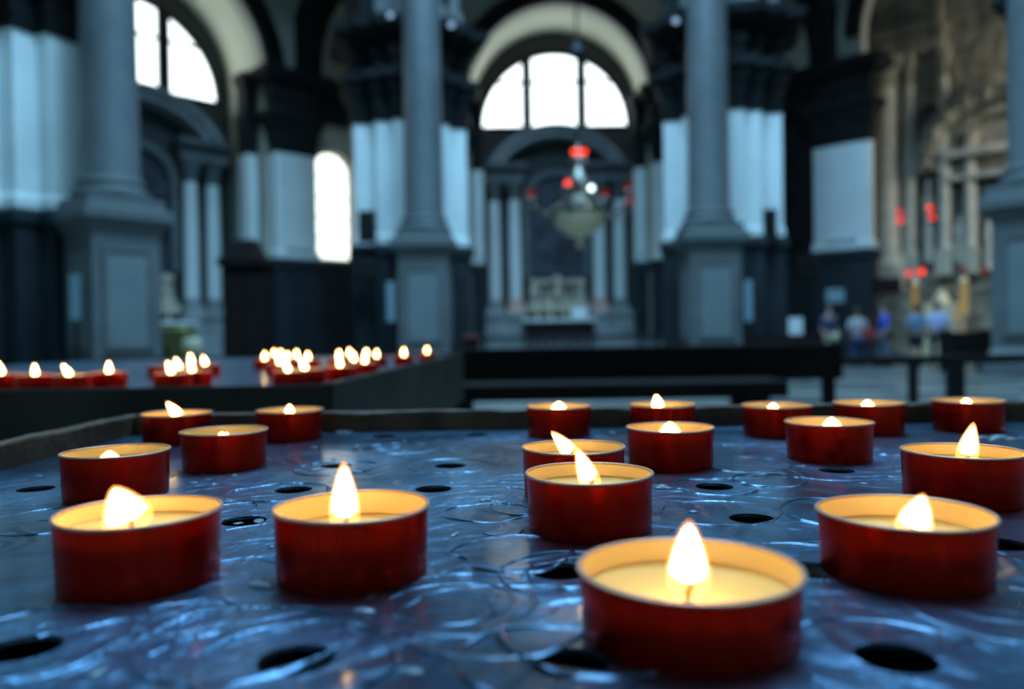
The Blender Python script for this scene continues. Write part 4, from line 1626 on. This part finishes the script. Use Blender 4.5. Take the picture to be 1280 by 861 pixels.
# xL, xR, rim centre y, flame(h, w, leanx, leany, curve), level, wick offset, label
near = [
    (718, 1002, 716, (.0255, .0095, .02, 0, 0), WAX_LO, (-.001, -.004), 'big red tea light nearest the viewer, cut low at the bottom right of centre'),
    (1015, 1244, 643, (.0165, .0105, .28, 0, 0), WAX_LO, (.000, -.004), 'large red tea light with short flame, in front of the right edge of the tray'),
    (654, 819, 593, (.0185, .0085, -.38, 0, 0), WAX_HI, (.001, -.007), 'red tea light with left-leaning flame standing in the centre behind the nearest candle'),
    (651, 782, 560, (.0180, .0085, -.55, 0, 1), WAX_HI, (0, -.003), 'red tea light half hidden directly behind the central one, flame curving left'),
    (783, 892, 535, (0.0093, 0.0132, 0, 0, 0), WAX_HI, (0, 0), 'red tea light with low flame just right of the central pair'),
    (656, 741, 508, (0.0093, 0.0132, 0, 0, 0), WAX_HI, (0, 0), 'red tea light against the back rim behind the central pair'),
    (786, 870, 506, (.0140, .0100, -.15, 0, 0), WAX_HI, (-.003, 0), 'red tea light by the back rim with rounded flame above it, right of centre'),
    (925, 1017, 507, (0.0073, 0.0107, 0, 0, 0), WAX_HI, (-.003, 0), 'red tea light by the back rim with barely visible flame, leftmost of the right-hand four'),
    (980, 1092, 528, (0.0088, 0.0122, 0, 0, 0), WAX_HI, (.002, 0), 'red tea light standing before the back row between the two right ones'),
    (1041, 1131, 504, (0.0078, 0.0112, 0, 0, 0), WAX_HI, (-.001, 0), 'red tea light in the back row behind the one with the red side'),
    (1163, 1256, 501, (0.0073, 0.0107, 0, 0, 0), WAX_HI, (-.001, 0), 'rightmost red tea light of the back row'),
    (1125, 1280, 565, (.0200, .0090, .22, 0, 0), WAX_HI, (-.001, -.004), 'red tea light with tall right-leaning flame at the right edge'),
    (340, 540, 635, (.0240, .0100, .0, 0, 0), WAX_LO, (-.002, -.003), 'large red tea light with the tallest upright flame, left of centre'),
    (66, 283, 642, (.0165, .0150, -.45, 0, 0), WAX_HI, (.000, -.004), 'large red tea light with broad left-leaning flame at the near left'),
    (77, 213, 565, (0.0068, 0.0102, 0, 0, 0), WAX_HI, (-.002, -.003), 'red tea light with tiny flame at the left edge by the side rim'),
    (225, 336, 539, (.0055, .0095, 0, 0, 0), WAX_HI, (0, -.002), 'red tea light with its flame sunk below the rim, third from the back left corner'),
    (175, 267, 517, (.0185, .0090, -.5, 0, 1), WAX_HI, (.003, 0), 'red tea light with curved flame in the back left corner'),
    (319, 405, 513, (.0105, .0080, 0, 0, 0), WAX_HI, (0, 0), 'red tea light with small pointed flame by the back rim at the left'),
]
SIZES = {0: (1.12, 0.78), 1: (1.03, 0.88)}      # the two nearest are wider and lower
for i, (xl, xr, yc, fl, lv, wo, lb) in enumerate(near):
    sr, sz = SIZES.get(i, (1, 1))
    rz_ = TZ + CH * sz
    p = at_z((xl + xr) / 2, yc, rz_)
    hz = 420.5 - ((xl + xr) / 2 - 640) * 0.0157
    p = at_z((xl + xr) / 2, hz + (yc - hz) * (1 - (CR * sr / p.y) ** 2), rz_)
    p.y = min(p.y, Y1 - CR - 0.003)
    candle(p.x, p.y, TZ + 0.0003, rnd.uniform(0, 6), lb, G1, fl, lv, wo).scale = (sr, sr, sz)

# second tray: (px, width in px, has flame, lean)
far = [
    (4, 44, -.35, 'red tea light cut by the left edge on the rear tray'),
    (44, 46, -.05, 'second red tea light from the left edge on the rear tray, upright flame'),
    (90, 47, -.65, 'red tea light with strongly left-leaning flame on the rear tray'),
    (136, 44, .0, 'red tea light standing alone with tall upright flame on the rear tray'),
    (203, 36, None, 'unlit-looking red tea light left of the front cluster on the rear tray'),
    (216, 49, -.35, 'front left red tea light of the cluster beside the pedestal'),
    (242, 46, -.3, 'front right red tea light of the cluster beside the pedestal'),
    (226, 40, -.4, 'middle red tea light of the cluster beside the pedestal'),
    (258, 35, -.3, 'rear right red tea light of the cluster beside the pedestal'),
    (240, 33, -.15, 'rear left red tea light of the cluster beside the pedestal'),
    (331, 29, .0, 'leftmost red tea light of the middle cluster on the rear tray'),
    (343, 24, .0, 'rear red tea light at the left of the middle cluster'),
    (351, 27, .0, 'rear red tea light in the centre of the middle cluster'),
    (358, 31, .1, 'red tea light in the heart of the middle cluster'),
    (371, 27, .0, 'rear red tea light right of the heart of the middle cluster'),
    (385, 30, .0, 'rightmost red tea light of the middle cluster'),
    (350, 36, -.1, 'red tea light in the second row of the middle cluster'),
    (363, 46, -.45, 'front left red tea light of the middle cluster, flame leaning left'),
    (384, 44, -.5, 'front right red tea light of the middle cluster, flame leaning left'),
    (424, 30, .0, 'leftmost red tea light of the right cluster on the rear tray'),
    (437, 26, .0, 'rearmost red tea light of the right cluster'),
    (443, 33, -.1, 'red tea light in the middle row of the right cluster'),
    (441, 41, -.15, 'front red tea light of the right cluster near the tray edge'),
    (458, 26, .0, 'rear red tea light of the trio right of the right cluster'),
    (471, 28, .0, 'rear right red tea light of the trio near the tray edge'),
    (470, 36, .0, 'front red tea light of the trio near the tray edge'),
    (505, 27, .0, 'solitary red tea light near the far right side of the rear tray'),
    (545, 23, .0, 'last red tea light at the far right corner of the rear tray'),
]
pts = []
for px, w, ln, lb in far:
    Z = FPX * 0.0545 / w
    pts.append([px, Z])


def xy(px, Z):
    q = at_y(px, 455, Z)
    return q.x, q.y


for it in range(400):
    moved = False
    for i in range(len(pts)):
        xi, yi = xy(*pts[i])
        lim = XR + (XRB - XR) * (yi - YA) / (YB - YA) - CR - 0.002
        if xi > lim:
            # bring nearer or shift to stay on the tray
            pts[i][0] -= 0.5
            moved = True
        if yi < YA + CR + .004:
            pts[i][1] += 0.01
            moved = True
        if yi > YB - CR - .01:
            pts[i][1] -= 0.01
        for j in range(i + 1, len(pts)):
            xi, yi = xy(*pts[i])
            xj, yj = xy(*pts[j])
            dd = math.hypot(xi - xj, yi - yj)
            if dd < 0.0575:
                s_ = 0.003 if yi >= yj else -0.003
                pts[i][1] += s_
                pts[j][1] -= s_
                moved = True
    if not moved:
        break
G2 = 'red tea lights on the rear tray'
for (px, w, ln, lb), (qx, Z) in zip(far, pts):
    x, y = xy(qx, Z)
    fl = None if ln is None else (rnd.uniform(.022, .027), rnd.uniform(.0085, .0095), ln, 0, 0)
    candle(x, y, T2 + 0.0003, rnd.uniform(0, 6), lb, G2, fl, WAX_HI, (0, 0))
for o in protos:
    bpy.data.objects.remove(o)

# ------------------------------------------------------------------ light
W = bpy.data.worlds.new('world')
SC.world = W
W.use_nodes = True
bg = W.node_tree.nodes['Background']
bg.inputs[0].default_value = (0.18, 0.42, 0.72, 1)
bg.inputs[1].default_value = 0.25


def area(name, loc, target, size, power, col, sy=None):
    l = bpy.data.lights.new(name, 'AREA')
    l.shape = 'RECTANGLE'
    l.size = size
    l.size_y = sy or size
    l.energy = power
    l.color = col
    o = bpy.data.objects.new(name, l)
    COL.objects.link(o)
    o.location = loc
    d = Vector(target) - Vector(loc)
    o.rotation_euler = d.to_track_quat('-Z', 'Y').to_euler()
    return o


# daylight from the drum windows high over the rotunda
area('drum_daylight', (CX, CY - 1, 24), (CX, CY + 2, 0), 14, 10500, (0.33, 0.68, 1.0))
# unseen soft fill light added to brighten the chancel
q0 = FR_.w(4.2, 1.6, 8.5)
q1 = FR_.w(-3, 3.3, 5.5)
area('chancel_fill', q0, q1, 3, 270, (1.0, 0.95, 0.84))

SC.view_settings.view_transform = 'Standard'
SC.view_settings.look = 'None'
SC.view_settings.exposure = 0
SC.view_settings.gamma = 1
SC.view_settings.use_curve_mapping = False
SC.cycles.use_denoising = True
SC.cycles.max_bounces = 8
SC.cycles.transparent_max_bounces = 24
SC.cycles.sample_clamp_indirect = 6
SC.cycles.caustics_reflective = False
SC.cycles.caustics_refractive = False
